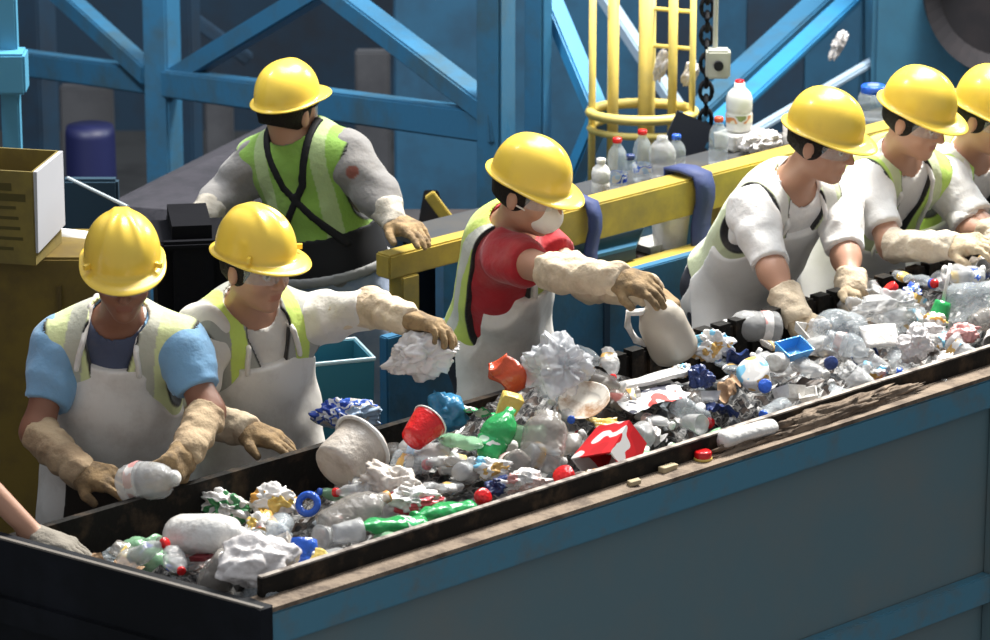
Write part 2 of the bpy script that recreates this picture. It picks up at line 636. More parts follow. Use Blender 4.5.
steel('steel_brace', 140, -20, 19.5, 250, 60, 19.5, 0.06, 0.08, M_BLUE_DARK)

# sheet-steel cladding bays
def sheet(name, u0, v0, u1, v1, Y, m, th=0.08):
    a, b = at_y(u0, v0, Y), at_y(u1, v1, Y)
    zlo = at_y(u0, v1, Y).z
    zhi = at_y(u0, v0, Y).z
    o = MB().box(((a.x + b.x) / 2, Y, (zlo + zhi) / 2), (b.x - a.x, th, zhi - zlo)).build(name, m, bevel=0.01)
    return o


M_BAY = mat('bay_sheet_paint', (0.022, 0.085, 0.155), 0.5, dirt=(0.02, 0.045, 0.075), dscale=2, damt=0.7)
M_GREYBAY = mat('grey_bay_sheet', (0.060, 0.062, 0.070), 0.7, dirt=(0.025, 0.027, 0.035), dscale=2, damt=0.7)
struct(recentre(sheet('wall_bay', 393, -60, 640, 420, 17.6, M_BAY)))
struct(recentre(sheet('wall_bay', 60, 85, 118, 260, 19.8, M_GREYBAY)))
struct(recentre(sheet('wall_bay', 355, 50, 392, 320, 19.2, M_GREYBAY)))
struct(recentre(sheet('wall_bay', 205, 95, 235, 200, 19.4, M_GREYBAY)))
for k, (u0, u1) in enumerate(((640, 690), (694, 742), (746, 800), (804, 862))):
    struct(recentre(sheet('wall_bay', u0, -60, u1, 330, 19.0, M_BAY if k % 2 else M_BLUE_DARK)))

# big blue machine housing with a dark round drum mouth
h0 = at_y(880, 140, 16.4)
hs = empty('machine_housing', (at_y(1000, 60, 16.4).x, 16.4, FLOORZ), 'large blue steel machine housing with a dark round opening', 'machine')
a, b = at_y(868, 200, 16.4), at_y(1150, -70, 16.4)
MB().box(((a.x + b.x) / 2, 16.7, (FLOORZ + b.z + 0.5) / 2), (b.x - a.x, 0.6, b.z + 0.5 - FLOORZ)).build('casing', mat('housing_paint', (0.045, 0.155, 0.25), 0.45, dirt=(0.04, 0.10, 0.15), dscale=2, damt=0.6), hs, bevel=0.02)
dc = at_y(1008, -12, 16.35)
n = 48
R = 84 / FPX * 17.0
dr = MB()
vs = [(dc.x + R * math.cos(2 * math.pi * k / n), dc.y + y, dc.z + R * math.sin(2 * math.pi * k / n)) for y in (0.02, -0.10) for k in range(n)]
vs += [(dc.x + R * 0.8 * math.cos(2 * math.pi * k / n), dc.y - 0.02, dc.z + R * 0.8 * math.sin(2 * math.pi * k / n)) for k in range(n)]
fs = [(k, (k + 1) % n, n + (k + 1) % n, n + k) for k in range(n)] + [(n + k, n + (k + 1) % n, 2 * n + (k + 1) % n, 2 * n + k) for k in range(n)] + [tuple(range(2 * n, 3 * n))]
dr.add(vs, fs).build('drum_mouth', mat('drum_rubber', (0.013, 0.012, 0.016), 0.85, dirt=(0.03, 0.024, 0.027), dscale=4, damt=0.6), hs)

# ------------------------------------------------------------------ the sorting conveyor
conv = empty('sorting_conveyor', (C0.x, C0.y, FLOORZ), 'long blue steel sorting conveyor trough heaped with plastic waste', 'conveyor')
ZT, SEND = 1.05, 7.0
MB().conv(0.01, SEND, 0.03, 0.07, FLOORZ, ZT - 0.10).build('side_panel', M_PANEL, conv)
MB().conv(0.0, SEND, 0.0, 0.09, ZT - 0.105, ZT - 0.012).build('top_flange', M_FLANGE, conv, bevel=0.006)
for s in (2.80, 5.6):
    MB().conv(s, s + 0.09, -0.025, 0.03, FLOORZ, ZT - 0.108).build('side_post', M_PANEL, conv, bevel=0.005)
for s0, s1 in ((0.08, 2.80), (2.89, 5.6)):
    MB().conv(s0, s1, -0.005, 0.03, 0.33, 0.42).build('side_rail', M_FLANGE, conv, bevel=0.004)
# dirty top ledge with the black skirt board standing on it
MB().conv(0.0, SEND, 0.0, 0.095, ZT - 0.012, ZT).build('top_ledge', M_LEDGE, conv)
MB().conv(0.05, SEND, 0.070, 0.090, 0.80, ZT + 0.050).build('skirt_board', M_BLACK, conv)
MB().conv(0.05, SEND, 0.071, 0.088, ZT + 0.050, ZT + 0.055).build('skirt_trim', M_WORN, conv)
MB().conv(0.0, SEND, 0.10, 0.95, 0.78, 0.82).build('belt', M_BELT, conv)
fs_ = MB()
fs_.conv(-0.25, SEND, 0.93, 0.955, 0.55, 1.015)
fs_.build('far_skirt', M_BLACK, conv)
cl = MB()
s = 1.75
while s < 6.5:
    cl.conv(s, s + 0.05, 0.918, 0.957, 0.90, 1.032)
    s += 0.075
cl.build('skirt_clamps', M_BLACK, conv)
# black end chute, splayed outwards
ea, eb = Vector((C0.x, C0.y, 0)), Vector((-1.287, 9.77, 0))
ed = (eb - ea).normalized()
en = Vector((ed.y, -ed.x, 0))
if en.y > 0:
    en = -en
a0, b0 = ea + ed * 0.0, ea + ed * 1.5


def endbox(i0, i1, z0, z1, o0=0.0, o1=1.5):
    p = ea + ed * o0
    r = ea + ed * o1
    q = [p + en * i0, r + en * i0, r + en * i1, p + en * i1]
    return [Vector((x.x, x.y, z)) for z in (z0, z1) for x in q]


MB().box8(endbox(0.012, -0.03, FLOORZ, ZT + 0.005)).build('end_panel', M_ENDBLACK, conv)
MB().box8(endbox(0.014, 0.002, ZT + 0.005, ZT + 0.010, 0.0, 1.5)).build('end_trim', mat('dull_edge', (0.16, 0.14, 0.12), 0.6), conv)
MB().box8(endbox(0.03, 0.0, ZT - 0.22, ZT - 0.15)).build('end_rib', M_ENDBLACK, conv)
MB().conv(-0.02, 0.02, -0.005, 0.09, FLOORZ, ZT + 0.006).build('corner_post', M_ENDBLACK, conv)

# ------------------------------------------------------------------ blue panel behind the middle worker
bp = empty('kick_panel', cv(2.6, 1.88, 0), 'blue steel kick panel below the yellow guard rail', 'panel')
MB().conv(2.05, 3.02, 1.86, 1.90, 0.001, 0.89).build('sheet', M_BLUE, bp, bevel=0.004)
MB().conv(3.02, 3.6, 1.86, 1.90, 0.001, 0.89).build('sheet', M_BLUE, bp, bevel=0.004)
MB().conv(3.005, 3.03, 1.852, 1.86, 0.001, 0.89).build('seam_cover', M_BLUE_DARK, bp)

# ------------------------------------------------------------------ yellow guard rail
gr = empty('guard_rail', cv(3.0, 2.05, 0), 'heavy yellow box-section guard rail running behind the workers', 'railing')
rail_z = 1.10
MB().conv(2.62, 6.5, 2.00, 2.10, rail_z - 0.128, rail_z).build('top_beam', M_YEL, gr, bevel=0.006)
MB().conv(2.20, 2.62, 2.015, 2.085, rail_z - 0.085, rail_z - 0.005).build('end_beam', M_YEL, gr, bevel=0.006)
for s in (2.25, 3.74, 5.2):
    MB().conv(s, s + 0.075, 2.01, 2.08, 0.001, rail_z - (0.085 if s < 2.6 else 0.128)).build('post', M_YEL, gr, bevel=0.005)
zl = at_q(680, 262, 1.95).z
MB().conv(2.95, 6.5, 1.93, 2.00, zl - 0.035, zl + 0.035).build('lower_beam', M_YEL, gr, bevel=0.005)
for s in (3.76, 5.22):
    MB().conv(s, s + 0.05, 1.99, 2.02, zl - 0.03, zl + 0.03).build('beam_bracket', M_YEL, gr)
# sloping blue chute plate under the rail
cpl = empty('chute_plate', cv(3.0, 2.0, 0.6), 'sloping blue chute plate under the yellow rail behind the masked worker', 'plate')
t0_, t1_ = at_q(530, 246, 2.16), at_q(648, 217, 2.16)
b0_, b1_ = at_q(525, 272, 1.98), at_q(636, 245, 1.98)
dn = Vector((0, 0, -0.012))
MB().box8([b0_ + dn, b1_ + dn, t1_ + dn, t0_ + dn, b0_, b1_, t1_, t0_]).build('plate', M_BLUE, cpl)
MB().box8([b0_ + dn, b1_ + dn, b1_ + N * 0.012 + dn, b0_ + N * 0.012 + dn, b0_ + dn * 4, b1_ + dn * 4, b1_ + N * 0.012 + dn * 4, b0_ + N * 0.012 + dn * 4]).build('lip', M_BLUE_DARK, cpl)
# a second bin line behind the rail, on whose lip the bottles stand
bl = empty('bottle_bin', cv(4.0, 2.6, FLOORZ), 'blue steel bin behind the yellow rail with bottles standing along it', 'bin')
MB().conv(2.6, 6.6, 2.20, 2.24, 0.001, 0.985).build('front_panel', M_BLUE, bl)
MB().conv(2.6, 6.6, 2.20, 2.44, 0.985, 1.02).build('bin_top', M_GRATE, bl)
MB().conv(2.6, 6.6, 2.40, 2.44, 0.001, 0.985).build('rear_panel', M_BLUE_DARK, bl)
SHELFZ = 1.02

# ------------------------------------------------------------------ straps, bucket and tray at the rail
def strap(name, u, w, drop, label):
    p = at_q(u, 200, 2.0)
    s, _ = sq(p)
    b = MB()
    pts = [(2.115, rail_z - drop * 0.35), (2.115, rail_z + 0.012), (2.05, rail_z + 0.016), (1.985, rail_z + 0.010)]
    k = 7
    for i in range(1, k + 1):
        pts.append((1.985 - 0.008 * math.sin(i * 1.3), rail_z + 0.01 - drop * i / k))
    vs, fsx = [], []
    for q, z in pts:
        for dq, ds in ((0, -w / 2), (0, w / 2)):
            vs.append(cv(s + ds + 0.01 * math.sin(z * 20), q, z))
    for i in range(len(pts) - 1):
        fsx.append((2 * i, 2 * i + 1, 2 * i + 3, 2 * i + 2))
    me = MB().add(vs, fsx).mesh(name)
    o = link(name, me, M_NAVY, smooth=True)
    sm = o.modifiers.new('thick', 'SOLIDIFY')
    sm.thickness = 0.012
    tag(recentre(o), label, 'strap')
    return o


strap('cloth_strap', 588, 0.055, 0.30, 'dark blue cloth strap hung over the yellow rail beside the masked worker')
strap('cloth_strap', 698, 0.085, 0.30, 'dark blue cloth strap hung over the yellow rail next to its post')


# ------------------------------------------------------------------ caged ladder
Yl = 14.9
lad = empty('caged_ladder', (at_y(645, 100, Yl).x, Yl, FLOORZ), 'pale yellow caged ladder rising behind the guard rail', 'ladder')
for u, r, v1, dy in ((593, 0.014, 175, 0.0), (614, 0.022, 165, 0.06), (648, 0.033, 160, 0.10), (674, 0.018, 112, 0.02), (694, 0.012, 120, -0.05)):
    a = at_y(u, -30, Yl + dy)
    b = at_y(u, v1 + 60, Yl + dy)
    MB().tube([(a.x, a.y, a.z), (a.x, a.y, b.z)], r, 12).build('upright', M_YELP, lad, smooth=True)
for v, t in ((112, 0.020), (128, 0.014)):
    c = at_y(642, v, Yl)
    pts = [(c.x + 0.20 * math.cos(2 * math.pi * k / 24), c.y + 0.14 * math.sin(2 * math.pi * k / 24), c.z) for k in range(24)]
    MB().tube(pts, t, 8, True).build('cage_hoop', M_YELP, lad, smooth=True)
for v in (45, 8):
    a, b = at_y(648, v, Yl + 0.1), at_y(694, v + 4, Yl)
    MB().tube([a, b], 0.008, 8).build('rung', M_YELP, lad)

# chain, control box, black screen
ch = empty('hanging_chain', at_y(705, 150, 14.2), 'heavy black chain hanging beside a grey control box', 'chain')
a = at_y(705, 160, 14.2)
top = at_y(705, -30, 14.2)
k = 0
z = a.z
while z < top.z:
    pts = []
    for i in range(12):
        t = 2 * math.pi * i / 12
        x, y = 0.022 * math.cos(t), 0.036 * math.sin(t)
        pts.append((a.x + (x if k % 2 else 0), a.y + (0 if k % 2 else x), z + y))
    MB().tube(pts, 0.009, 6, True).build('chain_link', M_STRAP, ch, smooth=True)
    z += 0.052
    k += 1
cb = empty('control_box', at_y(718, 77, 14.15), 'small grey control box with a dark knob next to the chain', 'control box')
c = at_y(718, 63, 14.15)
MB().box(c, (0.088, 0.07, 0.105)).build('casing', M_GREYBOX, cb, bevel=0.008)
MB().tube([c + Vector((0, -0.035, 0)), c + Vector((0, -0.055, 0))], 0.018, 16).build('knob', M_STRAP, cb)
MB().tube([c + Vector((-0.01, 0.02, 0.05)), c + Vector((-0.01, 0.02, 1.2))], 0.009, 8).build('conduit', M_GREYBOX, cb)
gpc = at_y(686, 140, 14.0)
gpm = MB().box((0, 0, 0), (0.15, 0.012, 0.17)).build('guard_plate', mat('black_plate', (0.010, 0.014, 0.026), 0.8))
gpm.location = gpc
gpm.rotation_euler = (math.radians(-8), math.radians(26), math.radians(10))
ms = gpm
tag(ms, 'dark tilted steel guard plate standing behind the bottles', 'plate')

# ------------------------------------------------------------------ left side: cabinet, boxes, ramp, bins
cab = empty('steel_cabinet', at_y(45, 330, 12.0), 'ochre steel cabinet carrying the open cardboard box', 'cabinet')
zc = at_y(35, 258, 12.0).z
a, b = at_y(-40, 300, 12.0), at_y(98, 300, 12.0)
MB().box(((a.x + b.x) / 2 + 0.05, 12.17, zc / 2), (b.x - a.x, 0.34, zc)).build('body', M_OCHRE, cab, bevel=0.008)
MB().box((at_y(60, 300, 12).x, 11.995, zc / 2 - 0.04), (0.012, 0.012, zc - 0.1)).build('door_edge', mat('dark_ochre', (0.08, 0.05, 0.008), 0.6), cab)
cx0, cx1 = at_y(-28, 260, 11.95).x, at_y(41, 260, 11.95).x
ch_ = 0.30
bx = empty('cardboard_box', ((cx0 + cx1) / 2, 12.05, zc), 'open olive cardboard carton with printed face, white sheet at its side', 'box')
yaw = math.radians(-12)
cbx = Vector(((cx0 + cx1) / 2, 12.07, zc + 0.001))
wd, dp, th = cx1 - cx0 + 0.03, 0.26, 0.006
ux, uy = Vector((math.cos(yaw), math.sin(yaw), 0)), Vector((-math.sin(yaw), math.cos(yaw), 0))
for nm, cc, sz in (('front_panel', cbx - uy * dp / 2, (wd, th, ch_)), ('rear_panel', cbx + uy * dp / 2, (wd, th, ch_)),
                   ('side_panel', cbx - ux * wd / 2, (th, dp, ch_)), ('side_panel', cbx + ux * wd / 2, (th, dp, ch_))):
    MB().box(cc + Vector((0, 0, ch_ / 2)), sz, yaw).build(nm, M_CARD, bx)
MB().box(cbx + Vector((0, 0, 0.005)), (wd, dp, 0.008), yaw).build('base_panel', M_CARD, bx)
pr = MB()
for i in range(7):
    pr.box(cbx - uy * (dp / 2 + 0.004) + ux * (0.02 if i % 2 else 0.0) + Vector((0, 0, 0.05 + i * 0.033)), (wd * (0.45 + 0.1 * (i % 3)), 0.001, 0.010 if i < 5 else 0.024), yaw)
pr.build('printed_text', mat('carton_ink', (0.07, 0.055, 0.012), 0.9), bx)
fl = MB()
p0 = cbx + ux * (wd / 2 + 0.004) + Vector((0, 0, ch_))
fl.box8([p0 - uy * dp / 2 + Vector((0, 0, -0.26)), p0 - uy * dp / 2 + ux * 0.008 + Vector((0, 0, -0.26)), p0 + uy * dp / 2 + ux * 0.012 + Vector((0, 0, -0.24)), p0 + uy * dp / 2 + Vector((0, 0, -0.24)),
         p0 - uy * dp / 2, p0 - uy * dp / 2 + ux * 0.012, p0 + uy * dp / 2 + ux * 0.012, p0 + uy * dp / 2])
fl.build('white_side_sheet', mat('dull_white_sheet', (0.42, 0.42, 0.46), 0.8), bx)
# white plastic roll beside the carton
a = at_y(75, 243, 12.25)
wr_ = recentre(MB().tube([a + Vector((-0.05, 0.03, 0)), a + Vector((0.06, -0.01, 0.0))], [0.04, 0.038], 16).build('white_roll', M_PAPER, smooth=True))
tag(wr_, 'short white roll lying on the ochre cabinet behind the carton', 'roll')

# blue post and bracket at the frame's left edge
sp = empty('blue_stanchion', (at_y(12, 100, 13.2).x, 13.2, 0), 'blue steel stanchion with a square clamp block near the carton', 'post')
x0 = at_y(11, 100, 13.2).x
MB().box((x0, 13.2, 1.2), (0.062, 0.062, 3.4)).build('pole', mat('stanchion_paint', (0.07, 0.27, 0.42), 0.5), sp, bevel=0.006)
MB().box((x0 + 0.0, 13.16, at_y(11, 68, 13.2).z), (0.125, 0.12, 0.14)).build('clamp_block', mat('stanchion_paint', (0.07, 0.27, 0.42), 0.5), sp, bevel=0.008)

# grey belt ramp climbing behind
rp = empty('incline_conveyor', at_y(180, 200, 15.0), 'dark grey inclined belt conveyor climbing behind the workers', 'conveyor')
rb = MB()
rb.box8([at_y(100, 262, 14.2), at_y(250, 270, 14.0), at_y(300, 200, 15.2), at_y(120, 205, 15.6),
         at_y(105, 205, 14.3), at_y(240, 215, 14.1), at_y(296, 122, 15.2), at_y(270, 122, 15.6)])
rb.build('belt', M_PURPLE, rp)
# black equipment between the two front workers
bk = empty('equipment_case', at_y(190, 330, 11.9), 'black equipment cabinet draped in black behind the two front workers', 'case')
a, b = at_y(150, 300, 11.9), at_y(222, 300, 11.9)
zt = at_y(190, 232, 11.9).z
MB().box(((a.x + b.x) / 2, 12.1, zt / 2), (b.x - a.x, 0.36, zt), math.radians(8)).build('body', M_MATTE, bk, bevel=0.05)
MB().box((a.x * 0.4 + b.x * 0.6, 11.93, zt - 0.05), (0.20, 0.04, 0.03), math.radians(8)).build('handle', M_MATTE, bk, bevel=0.01)
rod = recentre(MB().tube([at_y(68, 178, 13.0), at_y(128, 207, 12.2)], 0.006, 8).build('pull_cord', mat('pale_cord', (0.45, 0.5, 0.52), 0.6)))
tag(rod, 'thin pale cord stretched above the ochre cabinet', 'cord')
ps = struct(recentre(sheet('wall_low', 62, 178, 122, 300, 13.4, mat('deep_blue_sheet', (0.010, 0.035, 0.06), 0.6), 0.05)))
bb = empty('blue_barrel', at_y(92, 190, 17.8), 'dark blue barrel standing deep behind the steel frame', 'barrel')
p = at_y(92, 200, 17.8)
ztop = at_y(92, 126, 17.8).z
pts, rad = [], []
for t, r in ((0, .11), (.05, .115), (.3, .118), (.32, .122), (.34, .118), (.66, .118), (.68, .122), (.7, .118), (.97, .115), (1, .108)):
    pts.append((p.x, p.y, FLOORZ + (ztop - FLOORZ) * t))
    rad.append(r)
MB().tube(pts, rad, 28).build('body', mat('barrel_blue', (0.008, 0.011, 0.06), 0.5), bb, smooth=True)
# tall blue tote between front and middle workers
tb = empty('waste_tote', at_y(330, 400, 11.6), 'blue-green plastic tote with a pale rim beside the reaching worker', 'tote')
tc = at_y(332, 380, 11.62)
ztt = at_y(343, 352, 11.62).z
t2, t1 = 0.105, 0.085
vo = []
for z, r in ((0.0, t1), (ztt, t2), (ztt, t2 - 0.008), (0.02, t1 - 0.008)):
    for dx, dy in ((-1, -1), (1, -1), (1, 1), (-1, 1)):
        q = Vector((dx * r, dy * r, 0))
        q.rotate(Matrix.Rotation(math.radians(18), 3, 'Z'))
        vo.append((tc.x + q.x, tc.y + q.y, z))
fo = [(0, 1, 2, 3), (15, 14, 13, 12)]
for k in range(3):
    for i in range(4):
        j = (i + 1) % 4
        fo.append((k * 4 + i, k * 4 + j, k * 4 + 4 + j, k * 4 + 4 + i))
MB().add(vo, fo).build('body', mat('tote_plastic', (0.035, 0.17, 0.24), 0.4), tb)
MB().tube([Vector(vo[4 + i]) for i in range(4)], 0.007, 8, True).build('rim', mat('tote_rim', (0.35, 0.5, 0.56), 0.4), tb)

# dark machinery low behind the guard rail's open end
mk_ = empty('baler_body', at_y(450, 260, 14.0), 'dark machine body behind the open end of the yellow rail', 'machine')
a, b = at_y(398, 238, 14.0), at_y(560, 238, 14.0)
MB().box(((a.x + b.x) / 2, 14.2, (FLOORZ + a.z) / 2), (b.x - a.x, 0.4, a.z - FLOORZ)).build('body', mat('dark_machine_paint', (0.014, 0.013, 0.016), 0.7, dirt=(0.03, 0.02, 0.018), dscale=5, damt=0.7), mk_, bevel=0.01)
MB().bar(at_y(429, 194, 13.9), at_y(453, 226, 13.9), 0.04, 0.03).build('lever_arm', M_YEL, mk_, bevel=0.004)
MB().box8([at_y(416, 236, 13.95), at_y(452, 236, 13.95), at_y(452, 236, 14.05), at_y(416, 236, 14.05), at_y(424, 190, 13.95), at_y(438, 190, 13.95), at_y(438, 190, 14.05), at_y(424, 190, 14.05)]).build('lever_bracket', mat('dark_machine_paint', (0.014, 0.013, 0.016), 0.7), mk_, bevel=0.004)

# ================================================================== PEOPLE
SKIN = {'a': (0.32, 0.150, 0.090), 'b': (0.46, 0.245, 0.160), 'c': (0.26, 0.115, 0.068)}


def frame(x, y, z):
    return Matrix((x, y, z)).transposed()      # columns are the axes


def head_frame(fwd, pitch, roll=0.0):
    f = Vector((fwd[0], fwd[1], 0)).normalized()
    f = (f * math.cos(pitch) + Vector((0, 0, -math.sin(pitch)))).normalized()
    x = f.cross(Vector((0, 0, 1))).normalized()
    z = x.cross(f)
    M = frame(x, f, z)
    return M @ Matrix.Rotation(roll, 3, 'Y')


def hat_mesh(vgard):
    """dome with a raised crown, rolled rim and front peak; +y is the front"""
    n, rows = 72, 18
    ax, ay, H = 0.118, 0.142, 0.150
    vs, fs = [], []

    def ring(fn):
        k = len(vs)
        for i in range(n):
            vs.append(fn(2 * math.pi * i / n))
        return k

    def dome(th, s):
        def fn(p):
            sx, cy = math.sin(p), math.cos(p)
            r = math.sin(th) ** 0.92
            x, y = ax * s * r * sx, ay * s * r * cy
            z = H * s * math.cos(th) ** 0.86 if th < math.pi / 2 - 1e-4 else 0.0
            if s > 0.99:
                fade = math.sin(min(1.0, th / 1.45) * math.pi) ** 0.5 if th > 0.02 else 0.6
                if vgard:
                    w = 0.020 + 0.030 * max(0.0, y / ay)
                    g = math.exp(-((abs(x) - 0.02 - 0.35 * max(0, y)) / 0.011) ** 2) + 0.8 * math.exp(-(x / 0.014) ** 2)
                    z += 0.0065 * g * max(0.0, 1 - (th / 1.25) ** 4)
                else:
                    z += 0.0042 * math.exp(-(x / 0.020) ** 2) * max(0.0, 1 - (th / 1.2) ** 4)
            return (x, y, z)
        return fn

    def brim(t, dz):
        def fn(p):
            c = math.cos(p)
            w = 0.013 + 0.046 * max(0.0, c) ** 1.6 + 0.006 * max(0, -c)
            x, y = (ax + w * t) * math.sin(p), (ay + w * t) * math.cos(p)
            return (x, y, dz - w * t * (0.22 + 0.10 * max(0, c)) + (0.004 * t ** 3))
        return fn

    apex = len(vs)
    vs.append((0, 0, H + 0.0045))
    R = [ring(dome(math.pi / 2 * (j / rows), 1.0)) for j in range(1, rows + 1)]
    R += [ring(brim(0.25, 0.0)), ring(brim(0.6, -0.001)), ring(brim(1.0, -0.002)), ring(brim(1.03, -0.005)), ring(brim(0.98, -0.008)),
          ring(brim(0.5, -0.006)), ring(brim(0.0, -0.006))]
    R += [ring(dome(math.pi / 2 * (1 - j / 6), 0.965)) for j in range(1, 6)]
    for i in range(n):
        fs.append((apex, R[0] + (i + 1) % n, R[0] + i))
    for a, b in zip(R, R[1:]):
        for i in range(n):
            j = (i + 1) % n
            fs.append((a + i, a + j, b + j, b + i))
    fs.append(tuple(R[-1] + i for i in range(n)))
    me = bpy.data.meshes.new('hard_hat')
    me.from_pydata(vs, [], fs)
    bm = bmesh.new()
    bm.from_mesh(me)
    bmesh.ops.recalc_face_normals(bm, faces=bm.faces)
    bm.to_mesh(me)
    bm.free()
    return me


def hand_sdf(W, tip, palm, side, curl, fat=1.25, spread=1.0):
    """glove or hand: palm, five separate fingers, thumb leaving the side of the palm. side=+1 when the thumb is towards +y of the hand frame"""
    x = (Vector(tip) - Vector(W)).normalized()
    pz = Vector(palm)
    z = (pz - x * pz.dot(x)).normalized()
    y = z.cross(x) * side
    R = frame(x, y, z)

    def pt(a, b, c):
        return Vector(W) + x * a + y * b + z * c
    parts = [rbox(pt(0.048, 0.0, 0.0), (0.052, 0.043, 0.017 * fat), 0.015, R), cone(pt(-0.03, 0, 0), pt(0.03, 0, 0), 0.031 * fat ** .5, 0.031),
             ell(pt(0.035, 0.026, 0.010), (0.034, 0.020, 0.018))]
    palm_f = union(parts, 0.02)
    fingers = []
    for k, (yo, ln, r) in enumerate(((0.034, 0.072, 0.0100), (0.0115, 0.080, 0.0105), (-0.0115, 0.075, 0.0100), (-0.034, 0.058, 0.0088))):
        p = pt(0.092 - 0.006 * abs(k - 1.2), yo, 0.0)
        ang = 0.0
        sp = yo * 1.1 * spread
        segs = (0.44, 0.32, 0.26)
        for j, s in enumerate(segs):
            ang += curl * (0.75, 1.0, 0.7)[j] * (0.85 + 0.1 * k)
            d = (x * math.cos(ang) + z * math.sin(ang) + y * sp * (1 if j == 0 else 0.5)).normalized()
            q = p + d * ln * s
            fingers.append(cone(p, q, r * fat * (1 - 0.08 * j), r * fat * (0.94 - 0.09 * j)))
            p = q
    p = pt(0.022, 0.034, 0.006)
    q = p + (x * 0.62 + y * 0.72 + z * 0.30).normalized() * 0.040
    r_ = q + (x * 0.85 + y * 0.20 + z * (0.35 + 0.4 * curl)).normalized() * 0.034
    fingers += [cone(p, q, 0.0145 * fat, 0.012 * fat), cone(q, r_, 0.012 * fat, 0.0095 * fat)]
    fu = union(fingers)

    def f(pp):
        return smin(palm_f(pp), fu(pp), 0.012)
    return f


def bounds(pts, m):
    a = np.array([[p[0], p[1], p[2]] for p in pts], np.float32)
    return a.min(0) - m, a.max(0) + m


def person(spec):
    J = {k: at_y(*v) for k, v in spec['j'].items()}
    fwd = Vector((*spec['fwd'], 0)).normalized()
    S = spec.get('scale', 1.0)
    P_, Nk, SR, SL = J['pelvis'], J['neck'], J['sr'], J['sl']
    zt = (Nk - P_).normalized()
    xt = (SR - SL)
    xt = (xt - zt * xt.dot(zt)).normalized()
    yt = zt.cross(xt)
    if yt.dot(fwd) < 0:
        print('torso flipped', spec['label'])
    T = frame(xt, yt, zt)
    L = (Nk - P_).length
    HF = head_frame(spec.get('hfwd', spec['fwd']), math.radians(spec['pitch']), math.radians(spec.get('roll', 0)))
    hat_c = J['hat']
    Hc = hat_c - HF @ Vector((0, 0.012, 0.107))

    def tp(x, y, z):
        return P_ + T @ Vector((x, y, z * L))

    def hp(x, y, z):
        return Hc + HF @ Vector((x, y, z))
    wide = spec.get('wide', 1.0)
    foot = spec.get('floor', 0.0)
    right = Vector((fwd.y, -fwd.x, 0))
    root = empty('person', (P_.x, P_.y, foot), spec['label'], 'person')
    for k in ('r', 'l'):
        print(spec['name'], k, 'upper %.2f fore %.2f hand %.2f' % ((J['s' + k] - J['e' + k]).length, (J['e' + k] - J['w' + k]).length, (J['t' + k] - J['w' + k]).length), 'torso %.2f pelvis z %.2f hat z %.2f sh %.2f' % (L, P_.z, hat_c.z, (SR - SL).length))
    # ---- body
    ribs = ell(tp(0, 0.0, 0.66), (0.160 * wide, 0.112, 0.215), T)
    belly = ell(tp(0, 0.012, 0.32), (0.150 * wide, 0.120 * wide, 0.18), T)
    pelv = ell(tp(0, -0.01, 0.0), (0.165 * wide, 0.130, 0.14), T)
    shr = cone(tp(0, -0.01, 0.90), SR, 0.066, 0.060)
    shl = cone(tp(0, -0.01, 0.90), SL, 0.066, 0.060)
    torso = union([ribs, belly, pelv, shr, shl], 0.07)
    upr, upl = cone(SR, J['er'], 0.053, 0.041), cone(SL, J['el'], 0.053, 0.041)
    for_, fol = cone(J['er'], J['wr'], 0.040, 0.026), cone(J['el'], J['wl'], 0.040, 0.026)
    hips, knees, ankles = [], [], []
    lean = spec.get('leg', (0, 0))
    for s in (1, -1):
        h = P_ + right * 0.088 * s + Vector((0, 0, -0.02))
        a = Vector((P_.x + lean[0], P_.y + lean[1], foot + 0.08)) + right * 0.11 * s
        kx = (h + a) / 2 + fwd * (0.05 + 0.5 * max(0, 0.86 - (h.z - a.z)))
        hips.append(h), knees.append(kx), ankles.append(a)
    legs = []
    for h, kx, a in zip(hips, knees, ankles):
        legs += [cone(h, kx, 0.088, 0.058), cone(kx, a, 0.056, 0.040), cone(a + Vector((0, 0, -0.045)) - fwd * 0.03, a + fwd * 0.14 + Vector((0, 0, -0.05)), 0.036, 0.030)]
    legf = union(legs, 0.03)
    # head
    skull = ell(hp(0, -0.008, 0.030), (0.077, 0.098, 0.098), HF)
    jaw = ell(hp(0, 0.026, -0.050), (0.058, 0.066, 0.072), HF)
    chin = ell(hp(0, 0.068, -0.098), (0.026, 0.022, 0.020), HF)
    cheeks = union([ell(hp(s * 0.038, 0.062, -0.030), (0.028, 0.026, 0.028), HF) for s in (1, -1)])
    nose = union([cone(hp(0, 0.088, 0.012), hp(0, 0.112, -0.028), 0.009, 0.0125), ell(hp(0.011, 0.100, -0.032), (0.009, 0.010, 0.008), HF), ell(hp(-0.011, 0.100, -0.032), (0.009, 0.010, 0.008), HF)], 0.01)
    brow = cone(hp(-0.042, 0.078, 0.022), hp(0.042, 0.078, 0.022), 0.013, 0.013)
    lips = union([cone(hp(-0.020, 0.086, -0.060), hp(0.020, 0.086, -0.060), 0.0065, 0.0065), cone(hp(-0.016, 0.087, -0.070), hp(0.016, 0.087, -0.070), 0.0075, 0.0075)])
    head = union([skull, jaw, chin, cheeks, brow], 0.025)
    sockets = union([ell(hp(s * 0.033, 0.094, 0.003), (0.019, 0.016, 0.011), HF) for s in (1, -1)])

    def headf(p):
        d = smin(head(p), nose(p), 0.010)
        s = -sockets(p)
        d = -smin(-d, sockets(p) * 1.0, 0.008) if False else np.maximum(d, s - 0.0)
        d = smin(d, lips(p), 0.006)
        for e in eyes:
            d = np.minimum(d, e(p))
        for e in ears:
            d = smin(d, e(p), 0.006)
        return d
    eyes = [ell(hp(s * 0.033, 0.076, 0.003), (0.0135, 0.0135, 0.0135), HF) for s in (1, -1)]
    ears = [ell(hp(s * 0.078, -0.008, -0.012), (0.010, 0.019, 0.033), HF) for s in (1, -1)]
